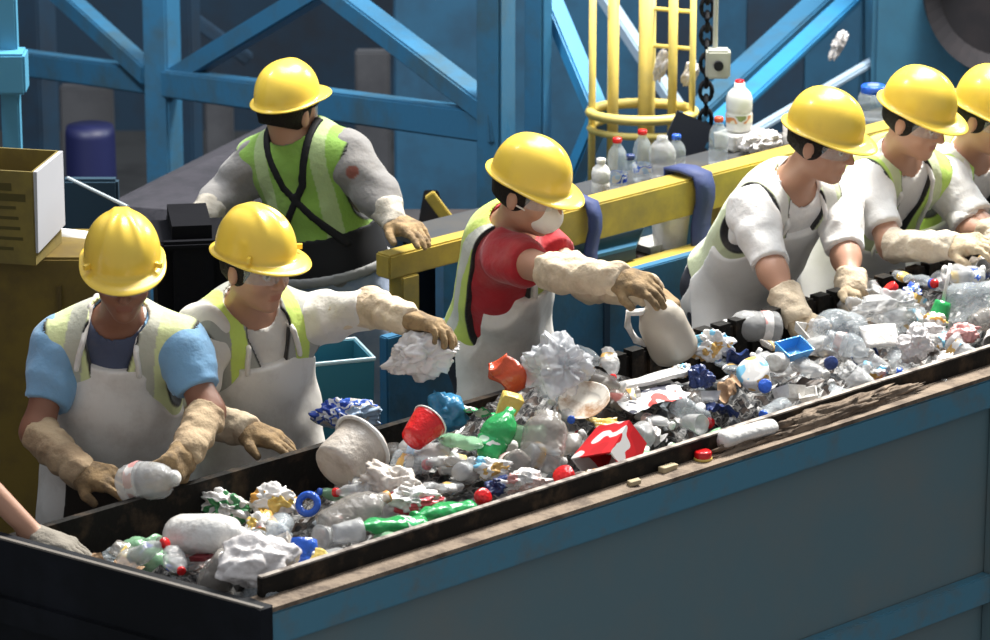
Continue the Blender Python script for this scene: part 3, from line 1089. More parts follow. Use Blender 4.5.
    neckf = cone(hp(0, -0.018, -0.055), tp(0, -0.005, 0.93), 0.053, 0.060)
    HR = hand_sdf(J['wr'], J['tr'], spec['palm_r'], spec.get('side_r', 1), spec.get('curl_r', 0.5))
    HL = hand_sdf(J['wl'], J['tl'], spec['palm_l'], spec.get('side_l', -1), spec.get('curl_l', 0.5))
    arms = [upr, upl, for_, fol]
    main = union([torso, neckf] + arms + [legf], 0.045)

    def body(p):
        d = smin(main(p), headf(p), 0.02)
        hh = np.minimum(HR(p), HL(p)) + 0.0065
        return smin(d, hh, 0.015)
    sk = np.array(SKIN[spec.get('skin', 'b')], np.float32)
    HFn = np.array(HF, np.float32)

    def bcol(v):
        c = np.tile(sk, (len(v), 1))
        q = (v - _v(Hc)) @ HFn
        face = (np.abs(q[:, 0]) < 0.1) & (q[:, 1] > 0.05)
        m = face & (np.abs(q[:, 2] + 0.065) < 0.010) & (np.abs(q[:, 0]) < 0.022) & (q[:, 1] > 0.078)
        c[m] = sk * np.array([0.92, 0.70, 0.68])
        for s in (1, -1):
            d = np.sqrt((q[:, 0] - s * 0.033) ** 2 + (q[:, 2] - 0.003) ** 2)
            c[face & (d < 0.014)] = (0.55, 0.5, 0.46)
            c[face & (d < 0.007)] = (0.02, 0.013, 0.01)
            b = face & (np.abs(q[:, 2] - 0.026) < 0.006) & (np.abs(q[:, 0] - s * 0.034) < 0.022)
            c[b] = (0.03, 0.018, 0.012)
        return c
    pts = list(J.values()) + hips + knees + ankles + [hp(0, 0, 0)]
    lo, hi = bounds(pts, 0.21)
    lo[2] = foot - 0.02
    me = nets(body, lo, hi, 0.0065, 'body', bcol)
    link('body', me, M_SKIN, root, smooth=True)
    # ---- hair
    hair = minus(inter(union([ell(hp(0, -0.018, 0.022), (0.084, 0.100, 0.104), HF), ell(hp(0, -0.075, -0.045), (0.052, 0.036, 0.05), HF)], 0.02), plane(hp(0, 0, 0.06), HF @ Vector((0, 0, 1))), plane(hp(0, -0.03, -0.048), HF @ Vector((0, -0.35, -1)))),
                 ell(hp(0, 0.10, -0.03), (0.075, 0.085, 0.10), HF))
    lo, hi = bounds([hp(0, 0, 0)], 0.15)
    link('hair', nets(hair, lo, hi, 0.006, 'hair'), M_HAIR, root, smooth=True)
    # ---- hard hat
    hm = hat_mesh(spec.get('vgard', False))
    tilt = Matrix.Rotation(math.radians(spec.get('hat_tilt', 0)), 3, 'X')
    hm.transform(Matrix.Scale(spec.get('hat_size', 0.90), 4))
    hm.transform((Matrix.Translation(Hc + HF @ Vector((0, 0.0, 0.044))) @ (HF @ tilt).to_4x4()))
    ho = link('hard_hat', hm, M_HAT, root, smooth=True)
    if spec.get('vgard'):
        for sgn in (1, -1):
            lg = MB().box((sgn * 0.094, 0.072, 0.016), (0.010, 0.026, 0.014), sgn * -0.95)
            lm_ = lg.mesh('hat_lug')
            lm_.transform(Matrix.Translation(Hc + HF @ Vector((0, 0, 0.044))) @ (HF @ tilt).to_4x4())
            link('hat_lug', lm_, M_HAT, ho)
    # ---- glasses / mask
    if spec.get('glasses', True):
        g = MB()
        vs, fsx = [], []
        k = 18
        for i in range(k + 1):
            a = math.radians(-78 + 156 * i / k)
            for z_ in (0.019, -0.020 + 0.010 * math.exp(-(a / 0.16) ** 2)):
                vs.append(hp(0.082 * math.sin(a), 0.020 + 0.088 * math.cos(a), z_))
        fsx = [(2 * i, 2 * i + 1, 2 * i + 3, 2 * i + 2) for i in range(k)]
        lens = link('safety_glasses', MB().add(vs, fsx).mesh('safety_glasses'), M_LENS, root, smooth=True)
        fr = MB()
        fr.tube([vs[2 * i] + (HF @ Vector((0, 0.002, 0))) for i in range(k + 1)], 0.0028, 6)
        for s in (0, k):
            fr.tube([vs[2 * s], hp(0.083 * (1 if s else -1), -0.02, 0.014)], 0.003, 6)
        fr.build('glasses_frame', M_STRAP, lens)
    if spec.get('mask'):
        mk = inter(ell(hp(0, 0.066, -0.052), (0.054, 0.062, 0.056), HF), lambda p: -plane(hp(0, 0.045, 0), HF @ Vector((0, 1, 0.0)))(p))
        lo, hi = bounds([hp(0, 0.06, -0.05)], 0.09)
        mo = link('dust_mask', nets(mk, lo, hi, 0.005, 'dust_mask'), M_MASK, root, smooth=True)
        b = MB()
        for s in (1, -1):
            b.tube([hp(s * 0.045, 0.06, -0.045), hp(s * 0.080, 0.0, -0.02), hp(s * 0.06, -0.07, -0.02)], 0.0028, 6)
        b.build('mask_straps', M_MASK, mo)
    Tn = np.array(T, np.float32)
    # ---- shirt
    sc = np.array(spec['shirt'], np.float32)
    fr_ = spec.get('sleeve', 0.62)

    def upto(a, b, t, r1, r2):
        a, b = Vector(a), Vector(b)
        e = a + (b - a) * t
        return inter(cone(a, b, r1, r2), plane(e, b - a))
    sleeves = []
    for k in ('r', 'l'):
        S_, E_, W_ = J['s' + k], J['e' + k], J['w' + k]
        if fr_ <= 1:
            sleeves.append(upto(S_, E_, fr_, 0.068, 0.062))
        else:
            sleeves += [cone(S_, E_, 0.070, 0.058), upto(E_, W_, fr_ - 1, 0.058, 0.044)]
    nk = cone(tp(0, 0.01, 1.0), hp(0, 0, -0.05), 0.073, 0.08)
    shirt = minus(wrinkle(inter(grow(union([torso, neckf, upr, upl] + sleeves, 0.038), 0.008), union([grow(torso, 0.05)] + sleeves, 0.05), plane(tp(0, 0, -0.12), zt * -1)), 0.0045, 34, 1.3), nk)

    def scol(v):
        c = np.tile(sc, (len(v), 1))
        if spec.get('inner'):  # shadow inside the vest opening, painted navy on the shirt front
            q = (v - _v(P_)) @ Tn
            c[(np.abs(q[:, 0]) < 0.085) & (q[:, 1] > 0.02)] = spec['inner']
        for (u_, v_, Y_, r_, col_) in spec.get('patches', ()):
            o_ = at_y(u_, v_, Y_)
            d_ = np.array(ray(u_, v_).normalized(), np.float32)
            w_ = v - _v(o_)
            w_ = w_ - (w_ @ d_)[:, None] * d_
            far_ = np.abs((v - _v(o_)) @ d_) < 0.16
            c[(np.sqrt((w_ ** 2).sum(1)) < r_) & far_] = col_
        return c
    lo, hi = bounds([P_, Nk, SR, SL, J['er'], J['el']] + ([J['wr'], J['wl']] if fr_ > 1 else []), 0.22)
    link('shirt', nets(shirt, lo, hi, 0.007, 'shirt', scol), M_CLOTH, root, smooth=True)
    # ---- trousers, boots
    lo, hi = bounds(hips + knees + ankles, 0.17)
    tr = inter(wrinkle(union([grow(legf, 0.014), grow(pelv, 0.012)], 0.04), 0.005, 26, 2.0), lambda p: -plane((0, 0, foot + 0.085), (0, 0, 1))(p), plane(tp(0, 0, 0.22), zt))
    link('trousers', nets(tr, lo, hi, 0.012, 'trousers'), spec.get('pants', M_DARKPANT), root, smooth=True)
    for a in ankles:
        bt = inter(union([cone(a + Vector((0, 0, -0.04)) - fwd * 0.03, a + fwd * 0.15 + Vector((0, 0, -0.042)), 0.046, 0.040), cone(a + Vector((0, 0, -0.04)), a + Vector((0, 0, 0.08)), 0.05, 0.054)], 0.03),
                   lambda p: -plane((0, 0, foot + 0.002), (0, 0, 1))(p))
        lo, hi = bounds([a, a + fwd * 0.15], 0.1)
        link('boot', nets(bt, lo, hi, 0.009, 'boot'), M_BOOT, root, smooth=True)
    # ---- vest
    vst = spec.get('vest')
    if vst:
        lime, tape = np.array(vst[0], np.float32), np.array(vst[1], np.float32)
        holes = []
        hr = spec.get('hole', 0.088)
        for k in ('r', 'l'):
            S_ = J['s' + k]
            o = xt * (1 if k == 'r' else -1)
            holes.append(cone(S_ + o * 0.035 - zt * 0.02, S_ + o * 0.06 - zt * spec.get('hole_len', 0.14), hr, hr * 0.92))
        hole = union(holes)
        grown = inter(grow(union([ribs, belly, shr, shl, pelv], 0.07), 0.024), plane(tp(0, 0, 0.10), zt * -1))
        vee = cone(tp(0, 0.09, 1.02), tp(0, 0.17, 0.52), 0.075, 0.006)
        vest = minus(wrinkle(grown, 0.002, 30, 4.0), hole, cone(tp(0, 0.01, 0.97), hp(0, 0, -0.03), 0.080, 0.09), vee)

        def vcol(v):
            q = (v - _v(P_)) @ Tn
            c = np.tile(lime, (len(v), 1))
            ax_ = np.abs(q[:, 0])
            st = np.abs(ax_ - 0.102)
            c[st < 0.026] = tape
            if vst[2] == 'band':
                c[np.abs(q[:, 2] - 0.42 * L) < 0.025] = tape
            w_ = np.clip((0.0095 - hole(v)) / 0.004, 0, 1)
            w_ = np.maximum(w_, np.clip((0.009 - vee(v)) / 0.004, 0, 1) * (q[:, 1] > 0))[:, None]
            c = c * (1 - w_) + np.array((0.012, 0.012, 0.014)) * w_
            return c
        lo, hi = bounds([P_, Nk, SR, SL], 0.22)
        vo_ = link('safety_vest', nets(vest, lo, hi, 0.0048, 'safety_vest', vcol), M_CLOTH, root, smooth=True)
        if spec.get('harness'):
            def hnf(p):
                q = (p - _v(P_)) @ Tn
                d = np.full(len(p), 9.0, np.float32)
                for sx in (1, -1):
                    ln = [(sx * 0.092, 1.22), (sx * 0.035, 0.76), (-sx * 0.05, 0.50), (-sx * 0.13, 0.26)]
                    for (x0, z0), (x1, z1) in zip(ln, ln[1:]):
                        a_, b_ = np.array((x0, z0 * L)), np.array((x1, z1 * L))
                        w_ = q[:, [0, 2]] - a_
                        e_ = b_ - a_
                        t_ = np.clip(w_ @ e_ / (e_ @ e_), 0, 1)
                        d = np.minimum(d, np.sqrt(((w_ - t_[:, None] * e_) ** 2).sum(1)) - 0.0125)
                return np.maximum(d, q[:, 1])
            hs_ = inter(hnf, grow(grown, 0.007))
            link('harness_strap', nets(hs_, lo, hi, 0.006, 'harness_strap'), M_STRAP, root, smooth=True)
            bd = inter(grow(union([ribs, belly, pelv], 0.07), 0.028), plane(tp(0, 0, 0.34), zt), plane(tp(0, 0, -0.02), zt * -1))
            bdo = link('back_support_belt', nets(bd, lo, hi, 0.008, 'back_support_belt'), M_STRAP, root, smooth=True)
            tool = inter(grow(union([belly, pelv], 0.07), 0.036), plane(tp(0, 0, 0.06), zt), plane(tp(0, 0, -0.02), zt * -1))
            link('tool_belt', nets(tool, lo, hi, 0.008, 'tool_belt'), mat('grey_webbing', (0.25, 0.25, 0.25), 0.8), root, smooth=True)
    # ---- apron
    if spec.get('apron'):
        am = spec['apron']
        f2, r2 = fwd, right
        HFw = frame(r2, f2, Vector((0, 0, 1)))
        skirt = union([ell(P_ + f2 * 0.03 + Vector((0, 0, -0.16)), (0.205 * wide, 0.155, 0.33), HFw), grow(union([cone(h, kx, 0.10, 0.10) for h, kx in zip(hips, knees)], 0.05), 0.012)], 0.06)
        skirt = inter(skirt, plane(P_ - f2 * 0.01, f2 * -1), lambda p: -plane(P_ + Vector((0, 0, -0.40)), (0, 0, 1))(p))
        bibt = spec.get('bib', 0.74)
        bib = inter(grow(union([ribs, belly, pelv], 0.07), 0.031), plane(tp(0, 0, bibt), zt), plane(tp(0, -0.01, 0), yt * -1))

        def bibf(p):
            q = (p - _v(P_)) @ Tn
            d = bib(p)
            lim = np.where(q[:, 2] > 0.42 * L, 0.205 - 0.10 * np.clip((q[:, 2] / L - 0.42) / 0.32, 0, 1), 0.30) * wide
            neckdip = 0.035 * np.cos(np.clip(q[:, 0] / 0.1, -1.5, 1.5))
            d = np.maximum(d, np.abs(q[:, 0]) - lim)
            return np.maximum(d, q[:, 2] - (bibt * L + 0.012 - neckdip * 0.6))
        ap = wrinkle(union([bibf, skirt], 0.05), 0.0045, 22, 3.1)
        lo, hi = bounds([P_, Nk, SR, SL] + knees, 0.26)
        ao = link('apron', nets(ap, lo, hi, 0.007, 'apron'), am, root, smooth=True)
        for s in (1, -1):
            sur = grow(union([ribs, belly, shr, shl, pelv], 0.07), 0.030)

            def front(x, z):
                y = 0.26
                while y > 0 and sur(np.array([tp(x, y, z)], np.float32))[0] > 0:
                    y -= 0.004
                return tp(x, y, z)

            def above(x, y):
                z = 1.10
                while z > 0.5 and sur(np.array([tp(x, y, z)], np.float32))[0] > 0:
                    z -= 0.01
                return tp(x, y, z)
            ch_ = [front(s * 0.088, bibt - 0.03)] + [front(s * (0.088 - 0.012 * t), bibt + (0.98 - bibt) * t) for t in (0.35, 0.7, 1.0)] + [above(s * 0.076, 0.02), above(s * 0.070, -0.04)]
            sx = [cone(a, b, 0.009, 0.009) for a, b in zip(ch_, ch_[1:])]
            lo, hi = bounds(ch_, 0.06)
            link('apron_strap', nets(union(sx), lo, hi, 0.006, 'apron_strap'), am, ao, smooth=True)
        if spec.get('apron_patch'):  # dark patch laid over the lower apron front
            po = inter(grow(union([grow(union([ribs, belly, pelv], 0.07), 0.031), skirt], 0.05), 0.011), plane(tp(0, 0, 0.17), zt), plane(tp(0, 0, -0.42), zt * -1), plane(tp(0, 0.02, 0), yt * -1), lambda p: np.abs((p - _v(tp(-0.02, 0, 0))) @ _v(xt)) - 0.125)
            lo, hi = bounds([P_], 0.36)
            link('waist_patch', nets(wrinkle(po, 0.004, 24, 1.0), lo, hi, 0.008, 'waist_patch'), mat('dark_patch', (0.020, 0.014, 0.010), 0.9), root, smooth=True)
    # ---- protective sleeves and gloves
    gm = spec.get('glove', M_GLOVE)
    for k, Hf in (('r', HR), ('l', HL)):
        W_, E_, T_, S_ = J['w' + k], J['e' + k], J['t' + k], J['s' + k]
        d = (T_ - W_).normalized()
        cut = plane(W_ - d * 0.012, d * -1)
        g = wrinkle(inter(Hf, cut), 0.0012, 90, 0.7)
        lo, hi = bounds([W_, W_ + d * 0.11], 0.125)
        go = link('glove', nets(g, lo, hi, 0.0042, 'glove'), gm, root, smooth=True)
        fe = (W_ - E_).normalized()
        st = spec.get('gauntlet_' + k, 0.15)
        if st is not None:
            a = E_ + (W_ - E_) * st if st >= 0 else E_ + (S_ - E_) * (-st)
            segs = [cone(a, W_, 0.056, 0.047)] if st >= 0 else [cone(a, E_, 0.060, 0.055), cone(E_, W_, 0.056, 0.047)]
            d0 = (W_ - a).normalized() if st >= 0 else (E_ - a).normalized()
            sl = inter(wrinkle(union(segs, 0.02), 0.0045, 62, 0.4), plane(a, d0 * -1), plane(W_ + fe * 0.028, fe))
            lo, hi = bounds([a, E_, W_], 0.1) if st < 0 else bounds([a, W_], 0.1)
            link('sleeve_guard', nets(sl, lo, hi, 0.0055, 'sleeve_guard'), spec.get('sleeve_mat', M_SLEEVE), root, smooth=True)
    return root, J


DOWN = (0, 0, -1)
LIME, SILVER = (0.62, 0.78, 0.14), (0.55, 0.56, 0.50)
PALE = (0.70, 0.76, 0.38)
TOW = (0.68, -0.73)
WHITE = (0.82, 0.80, 0.77)
people = {}
SPECS = [
    dict(name='front', label='person in light blue t-shirt holding a clear container in both gloves', fwd=(0.10, -1), hfwd=(0.10, -1), pitch=12, vgard=True, skin='c',
         shirt=(0.20, 0.40, 0.62), inner=(0.06, 0.075, 0.13), sleeve=0.66, vest=(PALE, (0.52, 0.52, 0.42), ''), apron=M_APRON, wide=1.05, leg=(0, 0.02), bib=0.86, apron_patch=True, pants=M_DARKPANT,
         j=dict(hat=(122, 240, 10.47), neck=(118, 322, 10.68), sr=(60, 345, 10.68), sl=(180, 345, 10.63), er=(37, 432, 10.56), wr=(82, 474, 10.36), tr=(150, 486, 10.24),
                el=(208, 412, 10.52), wl=(187, 452, 10.34), tl=(160, 482, 10.20), pelvis=(114, 470, 10.82)), palm_r=(0.5, 0, -0.6), palm_l=(-0.8, 0.2, -0.3), curl_r=0.35, curl_l=0.5, gauntlet_r=0.05, gauntlet_l=0.1,
         sleeve_mat=mat('tan_sleeve', (0.46, 0.34, 0.21), 0.9, bump=0.5, bscale=70, dirt=(0.30, 0.20, 0.12), dscale=9, damt=0.6)),
    dict(name='reach', label='person in long cream sleeves stretching one arm out over a blue tote', fwd=(0.50, -0.85), hfwd=(0.72, -0.68), pitch=6, vgard=True, skin='b', hat_tilt=2,
         shirt=(0.70, 0.66, 0.60), sleeve=0.95, vest=((0.36, 0.36, 0.32), (0.58, 0.74, 0.14), ''), apron=M_APRON, wide=0.98, leg=(0, 0.03), bib=0.78,
         j=dict(hat=(260, 232, 10.86), neck=(248, 316, 11.03), sr=(203, 332, 10.90), sl=(304, 322, 11.12), er=(190, 415, 10.84), wr=(246, 430, 10.68), tr=(312, 452, 10.60),
                el=(372, 308, 11.0), wl=(408, 320, 10.82), tl=(460, 330, 10.74), pelvis=(252, 415, 11.15)), palm_r=DOWN, palm_l=(0, -0.3, -1), curl_r=0.22, curl_l=0.55, gauntlet_r=-0.3, gauntlet_l=-0.45),
    dict(name='masked', label='person in red t-shirt and white dust mask reaching forward with a large white jug', fwd=(0.82, -0.57), hfwd=(0.86, -0.50), pitch=12, skin='b', hat_tilt=-5, hole=0.135, hole_len=0.30,
         shirt=(0.42, 0.012, 0.02), sleeve=0.42, vest=((0.50, 0.62, 0.10), (0.55, 0.55, 0.48), ''), apron=M_APRON, mask=True, wide=0.95, leg=(0.0, 0.03), bib=0.66,
         j=dict(hat=(538, 160, 11.5), neck=(508, 232, 11.66), sr=(508, 257, 11.48), sl=(532, 240, 11.80), er=(560, 274, 11.24), wr=(618, 278, 11.06), tr=(672, 292, 10.98),
                el=(590, 284, 11.56), wl=(648, 290, 11.36), tl=(684, 318, 11.28), pelvis=(496, 336, 11.86)), palm_r=(0.2, 0.3, -1), palm_l=(0.2, -0.3, -1), curl_r=0.5, curl_l=0.6, gauntlet_r=-0.22, gauntlet_l=-0.4),
    dict(name='white', label='person in white t-shirt and apron bending low with both hands down in the waste', fwd=(0.76, -0.65), hfwd=(0.88, -0.48), pitch=13, skin='b',
         shirt=WHITE, sleeve=0.86, vest=((0.62, 0.68, 0.42), (0.75, 0.74, 0.68), ''), apron=M_WAPRON, wide=1.0, leg=(-0.02, -0.02), bib=0.84, hole=0.12,
         j=dict(hat=(833, 112, 12.2), neck=(790, 187, 12.36), sr=(752, 212, 12.22), sl=(838, 200, 12.46), er=(773, 272, 12.04), wr=(796, 316, 11.90), tr=(818, 362, 11.84),
                el=(846, 258, 12.28), wl=(853, 290, 12.12), tl=(852, 338, 12.0), pelvis=(733, 282, 12.66)), palm_r=(0.5, -0.8, -0.3), palm_l=(0.5, -0.8, 0.1), curl_r=0.4, curl_l=0.6, gauntlet_r=0.45, gauntlet_l=0.62,
         glove=M_GLOVEL),
    dict(name='lime', label='person in white t-shirt under an open lime vest, cream sleeve held level above the waste', fwd=(0.72, -0.69), hfwd=(0.82, -0.57), pitch=16, skin='b',
         shirt=WHITE, patches=[(857, 227, 12.42, 0.014, (0.10, 0.32, 0.06)), (861, 223, 12.42, 0.009, (0.45, 0.6, 0.1))], sleeve=0.72, vest=((0.52, 0.76, 0.12), (0.62, 0.70, 0.40), ''), apron=M_WAPRON, wide=1.02, leg=(-0.02, -0.02), bib=0.45, hole=0.115,
         j=dict(hat=(927, 91, 12.6), neck=(897, 160, 12.76), sr=(866, 186, 12.60), sl=(944, 180, 12.90), er=(892, 246, 12.42), wr=(952, 246, 12.24), tr=(1002, 240, 12.14),
                el=(985, 232, 12.76), wl=(1010, 252, 12.56), tl=(1040, 262, 12.46), pelvis=(846, 258, 13.02)), palm_r=(0, 0.4, -1), palm_l=DOWN, curl_r=0.6, curl_l=0.5, gauntlet_r=0.0, gauntlet_l=0.1,
         glove=M_GLOVEL, sleeve_mat=mat('cream_sleeve', (0.72, 0.64, 0.50), 0.9, bump=0.5, bscale=70, dirt=(0.5, 0.4, 0.3), dscale=9, damt=0.5)),
    dict(name='edge', label='person in white sleeves and striped lime vest farthest along the line, partly out of view', fwd=(0.72, -0.69), hfwd=(0.80, -0.60), pitch=14, skin='b',
         shirt=WHITE, sleeve=0.9, vest=((0.52, 0.76, 0.12), (0.70, 0.72, 0.55), ''), apron=M_WAPRON, wide=1.0, leg=(-0.02, -0.02),
         j=dict(hat=(998, 89, 12.95), neck=(968, 158, 13.1), sr=(944, 178, 12.96), sl=(1016, 172, 13.25), er=(972, 232, 12.76), wr=(1030, 240, 12.6), tr=(1075, 240, 12.52),
                el=(1060, 226, 13.1), wl=(1090, 245, 12.9), tl=(1120, 255, 12.8), pelvis=(922, 252, 13.4)), palm_r=DOWN, palm_l=DOWN, gauntlet_r=0.2, gauntlet_l=0.2, glove=M_GLOVEL),
    dict(name='back', label='person seen from behind, crossed black straps on lime vest, leaning on the rail', fwd=(0.40, 0.92), hfwd=(0.60, 0.80), pitch=-2, skin='b', hat_tilt=6,
         shirt=(0.19, 0.18, 0.175), patches=[(352, 172, 12.45, 0.022, (0.18, 0.05, 0.035))], sleeve=1.75, hole=0.086, vest=((0.20, 0.36, 0.055), (0.34, 0.44, 0.20), ''), harness=True, wide=1.0, pants=M_DENIM, leg=(0.12, 0.0), glasses=True, hat_size=0.84,
         j=dict(hat=(289, 78, 12.55), neck=(302, 143, 12.58), sl=(258, 162, 12.62), sr=(348, 157, 12.50), el=(222, 198, 12.60), wl=(200, 218, 12.42), tl=(168, 230, 12.32),
                er=(379, 196, 12.42), wr=(394, 222, 12.32), tr=(424, 234, 12.22), pelvis=(334, 268, 12.58)), palm_r=DOWN, palm_l=DOWN, curl_r=0.35, curl_l=0.3, gauntlet_r=0.45, gauntlet_l=0.55,
         sleeve_mat=mat('grey_sleeve', (0.42, 0.38, 0.32), 0.9, bump=0.5, bscale=70)),
    dict(name='bare', label='person mostly out of view, bare forearm resting along the black trough edge', fwd=(0.85, -0.5), hfwd=(0.85, -0.5), pitch=20, skin='b',
         shirt=(0.3, 0.3, 0.34), sleeve=0.6, wide=1.0,
         j=dict(hat=(-150, 205, 9.95), neck=(-165, 285, 10.05), sr=(-175, 320, 9.88), sl=(-105, 312, 10.22), er=(-60, 440, 9.86), wr=(38, 538, 9.83), tr=(105, 560, 9.78),
                el=(-70, 400, 10.35), wl=(-30, 440, 10.55), tl=(0, 470, 10.6), pelvis=(-190, 470, 10.2)), palm_r=DOWN, palm_l=DOWN, curl_r=0.2, gauntlet_r=None, gauntlet_l=None,
         glove=mat('grey_glove', (0.25, 0.22, 0.18), 0.85, bump=0.4, bscale=90)),
]
import time as _t
for sp_ in SPECS:
    t0 = _t.time()
    people[sp_['name']] = person(sp_)
    print('person', sp_['name'], round(_t.time() - t0, 1))

# ================================================================== THE WASTE ON THE BELT
def nz(p, f, seed):
    return noise.noise(Vector(p) * f + Vector((seed * 3.1, seed * 1.7, -seed)))


def mound(s, q):
    """height of the heap over the belt"""
    h = 1.03 + 0.05 * math.sin(s * 2.3 + 0.6) * math.sin(q * 6) + 0.03 * math.sin(s * 5.1 + q * 4)
    h += 0.12 * math.exp(-((s - 1.72) / 0.26) ** 2 - ((q - 0.72) / 0.22) ** 2)
    h += 0.05 * math.exp(-((s - 3.6) / 0.7) ** 2 - ((q - 0.6) / 0.3) ** 2)
    h -= 0.10 * math.exp(-((s - 0.75) / 0.55) ** 2 - ((q - 0.95) / 0.22) ** 2)
    h -= 0.15 * math.exp(-((s - 2.28) / 0.36) ** 2 - ((q - 0.97) / 0.22) ** 2)
    h -= 0.02
    e = min(1.0, max(0.0, (q - 0.10) / 0.12))
    h -= 0.035 * (1 - e)
    return h


def hit(u, v, up=0.0):
    d = ray(u, v)
    o = Vector((0, 0, CAMZ))
    t = 9.0
    while t < 17:
        p = o + d * t
        s, q = sq(p)
        if p.z < mound(s, min(max(q, 0.0), 1.0)) + up:
            return p
        t += 0.01
    return at_z(u, v, 1.0)


# loose scraps between the bottles: nobody could count them
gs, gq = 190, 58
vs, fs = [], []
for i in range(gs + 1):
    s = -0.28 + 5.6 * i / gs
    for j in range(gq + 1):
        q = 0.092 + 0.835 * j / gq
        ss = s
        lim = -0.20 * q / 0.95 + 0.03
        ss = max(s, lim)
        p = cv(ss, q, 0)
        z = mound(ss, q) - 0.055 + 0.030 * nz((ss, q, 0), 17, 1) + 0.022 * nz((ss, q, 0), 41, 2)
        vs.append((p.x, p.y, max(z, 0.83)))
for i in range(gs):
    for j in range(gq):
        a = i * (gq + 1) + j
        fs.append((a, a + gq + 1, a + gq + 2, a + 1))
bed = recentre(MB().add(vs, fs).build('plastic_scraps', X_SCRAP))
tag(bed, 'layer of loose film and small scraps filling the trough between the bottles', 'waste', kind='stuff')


# ---------------------------------------------------------------- waste shapes (each centred on its own origin)
def lathe(prof, n=20, squash=(1, 1), crump=0.0, freq=18, seed=0, bend=0.0, close=True, square=0.0):
    vs, fs = [], []
    zc = (prof[0][1] + prof[-1][1]) / 2
    for r, z in prof:
        for k in range(n):
            a = 2 * math.pi * k / n
            rr = r
            if square:
                c, s_ = abs(math.cos(a)), abs(math.sin(a))
                rr = r / ((c ** 4 + s_ ** 4) ** 0.25) * (1 - square) + r * square
            x, y = rr * math.cos(a) * squash[0], rr * math.sin(a) * squash[1]
            if crump:
                w = nz((x, y, z), freq, seed)
                w2 = abs(nz((x, y, z), freq * 2.1, seed + 5))
                g = 1 + crump * (w * 1.5 - w2 * 1.1) * min(1, r / 0.02)
                x, y = x * g, y * g
            x += bend * (z - zc) ** 2 * 6
            vs.append((x, y, z - zc))
    m = len(prof)
    for i in range(m - 1):
        for k in range(n):
            l = (k + 1) % n
            fs.append((i * n + k, i * n + l, (i + 1) * n + l, (i + 1) * n + k))
    if close:
        fs.append(tuple(range(n - 1, -1, -1)))
        fs.append(tuple((m - 1) * n + k for k in range(n)))
    return vs, fs


def fine(pr, step=0.012):
    out = [pr[0]]
    for (r0, z0), (r1, z1) in zip(pr, pr[1:]):
        k = max(1, int(math.hypot(r1 - r0, z1 - z0) / step))
        for i in range(1, k + 1):
            out.append((r0 + (r1 - r0) * i / k, z0 + (z1 - z0) * i / k))
    return out


def M(vf, name):
    return MB().add(*vf).mesh(name)


BOT = [(0.012, 0.0), (0.030, 0.004), (0.033, 0.012), (0.033, 0.075), (0.0305, 0.080), (0.033, 0.086), (0.033, 0.130), (0.028, 0.155), (0.014, 0.180), (0.013, 0.198)]
PROTO = {}


def bottle_meshes(seed, squash, crump, bend=0.0, L=1.0, fat=1.0, cap=True, band=True):
    pr = [(r * fat, z * L) for r, z in BOT]
    body = M(lathe(fine(pr), 22, squash, crump, 16, seed, bend), 'bottle')
    out = {'body': body}
    zc = (pr[0][1] + pr[-1][1]) / 2
    zt = pr[-1][1] - zc
    bx_ = bend * (zt ** 2) * 6
    if cap:
        c = M(lathe([(0.0155, 0), (0.0165, 0.002), (0.0165, 0.014), (0.014, 0.017)], 16), 'cap')
        c.transform(Matrix.Translation((bx_, 0, zt)))
        out['cap'] = c
    if band:
        z0, z1 = 0.040 * L, 0.072 * L
        lab = M(lathe([(0.0338 * fat, z0 + (z1 - z0) * i / 4) for i in range(5)], 22, squash, crump, 16, seed, 0, False), 'label')
        lab.transform(Matrix.Translation((0, 0, (z0 + z1) / 2 - zc)))
        out['label'] = lab
    return out


def blob(seed, size, amp=0.4, freq=9, sub=5, ridge=0.45):
    bm = bmesh.new()
    bmesh.ops.create_icosphere(bm, subdivisions=sub, radius=1.0)
    for v in bm.verts:
        p = v.co.copy()
        w = p + 0.35 * Vector((nz(p, freq * 0.2, seed + 1), nz(p, freq * 0.2, seed + 2), nz(p, freq * 0.2, seed + 6)))
        d = 1.08 + amp * nz(p, freq * 0.15, seed) - ridge * abs(nz(w, freq * 0.20, seed + 3)) * 1.2
        w.y *= 0.5
        d -= ridge * abs(nz(w, freq * 0.36, seed + 8)) * 0.75 + 0.22 * ridge * abs(nz(w, freq * 0.9, seed + 9))
        v.co = Vector((p.x * size[0] * d, p.y * size[1] * d, p.z * size[2] * d))
    me = bpy.data.meshes.new('bag')
    bm.to_mesh(me)
    bm.free()
    return me


def film(seed, w, h, amp=0.04, n=16, curl=0.0, th=0.0015):
    vs, fs = [], []
    for i in range(n + 1):
        for j in range(n + 1):
            x, y = (i / n - 0.5) * w, (j / n - 0.5) * h
            k = 1 + 0.25 * nz((x * 3, y * 3, 0), 5, seed)
            z = amp * (nz((x, y, 0), 11, seed) - 1.2 * abs(nz((x, y, 0), 21, seed + 4))) + curl * (x * x) / max(w * w, 1e-6)
            vs.append((x * k, y * k, z))
    for i in range(n):
        for j in range(n):
            a = i * (n + 1) + j
            fs.append((a, a + n + 1, a + n + 2, a + 1))
    vs2 = [(x, y, z - th) for x, y, z in vs]
    m = len(vs)
    fs2 = [tuple(reversed([k + m for k in f])) for f in fs]
    return MB().add(vs + vs2, fs + fs2).mesh('film')


def cup_meshes(r0, r1, h, seed=0, crump=0.0, rim=True):
    t = 0.0025
    pr = fine([(0.002, 0), (r0, 0), (r1, h), (r1 - t, h), (r0 - t, t), (0.002, t)], 0.014)
    out = {'body': M(lathe(pr, 26, (1, 1), crump, 14, seed, 0, True), 'cup')}
    for v in out['body'].vertices:
        pass
    return out


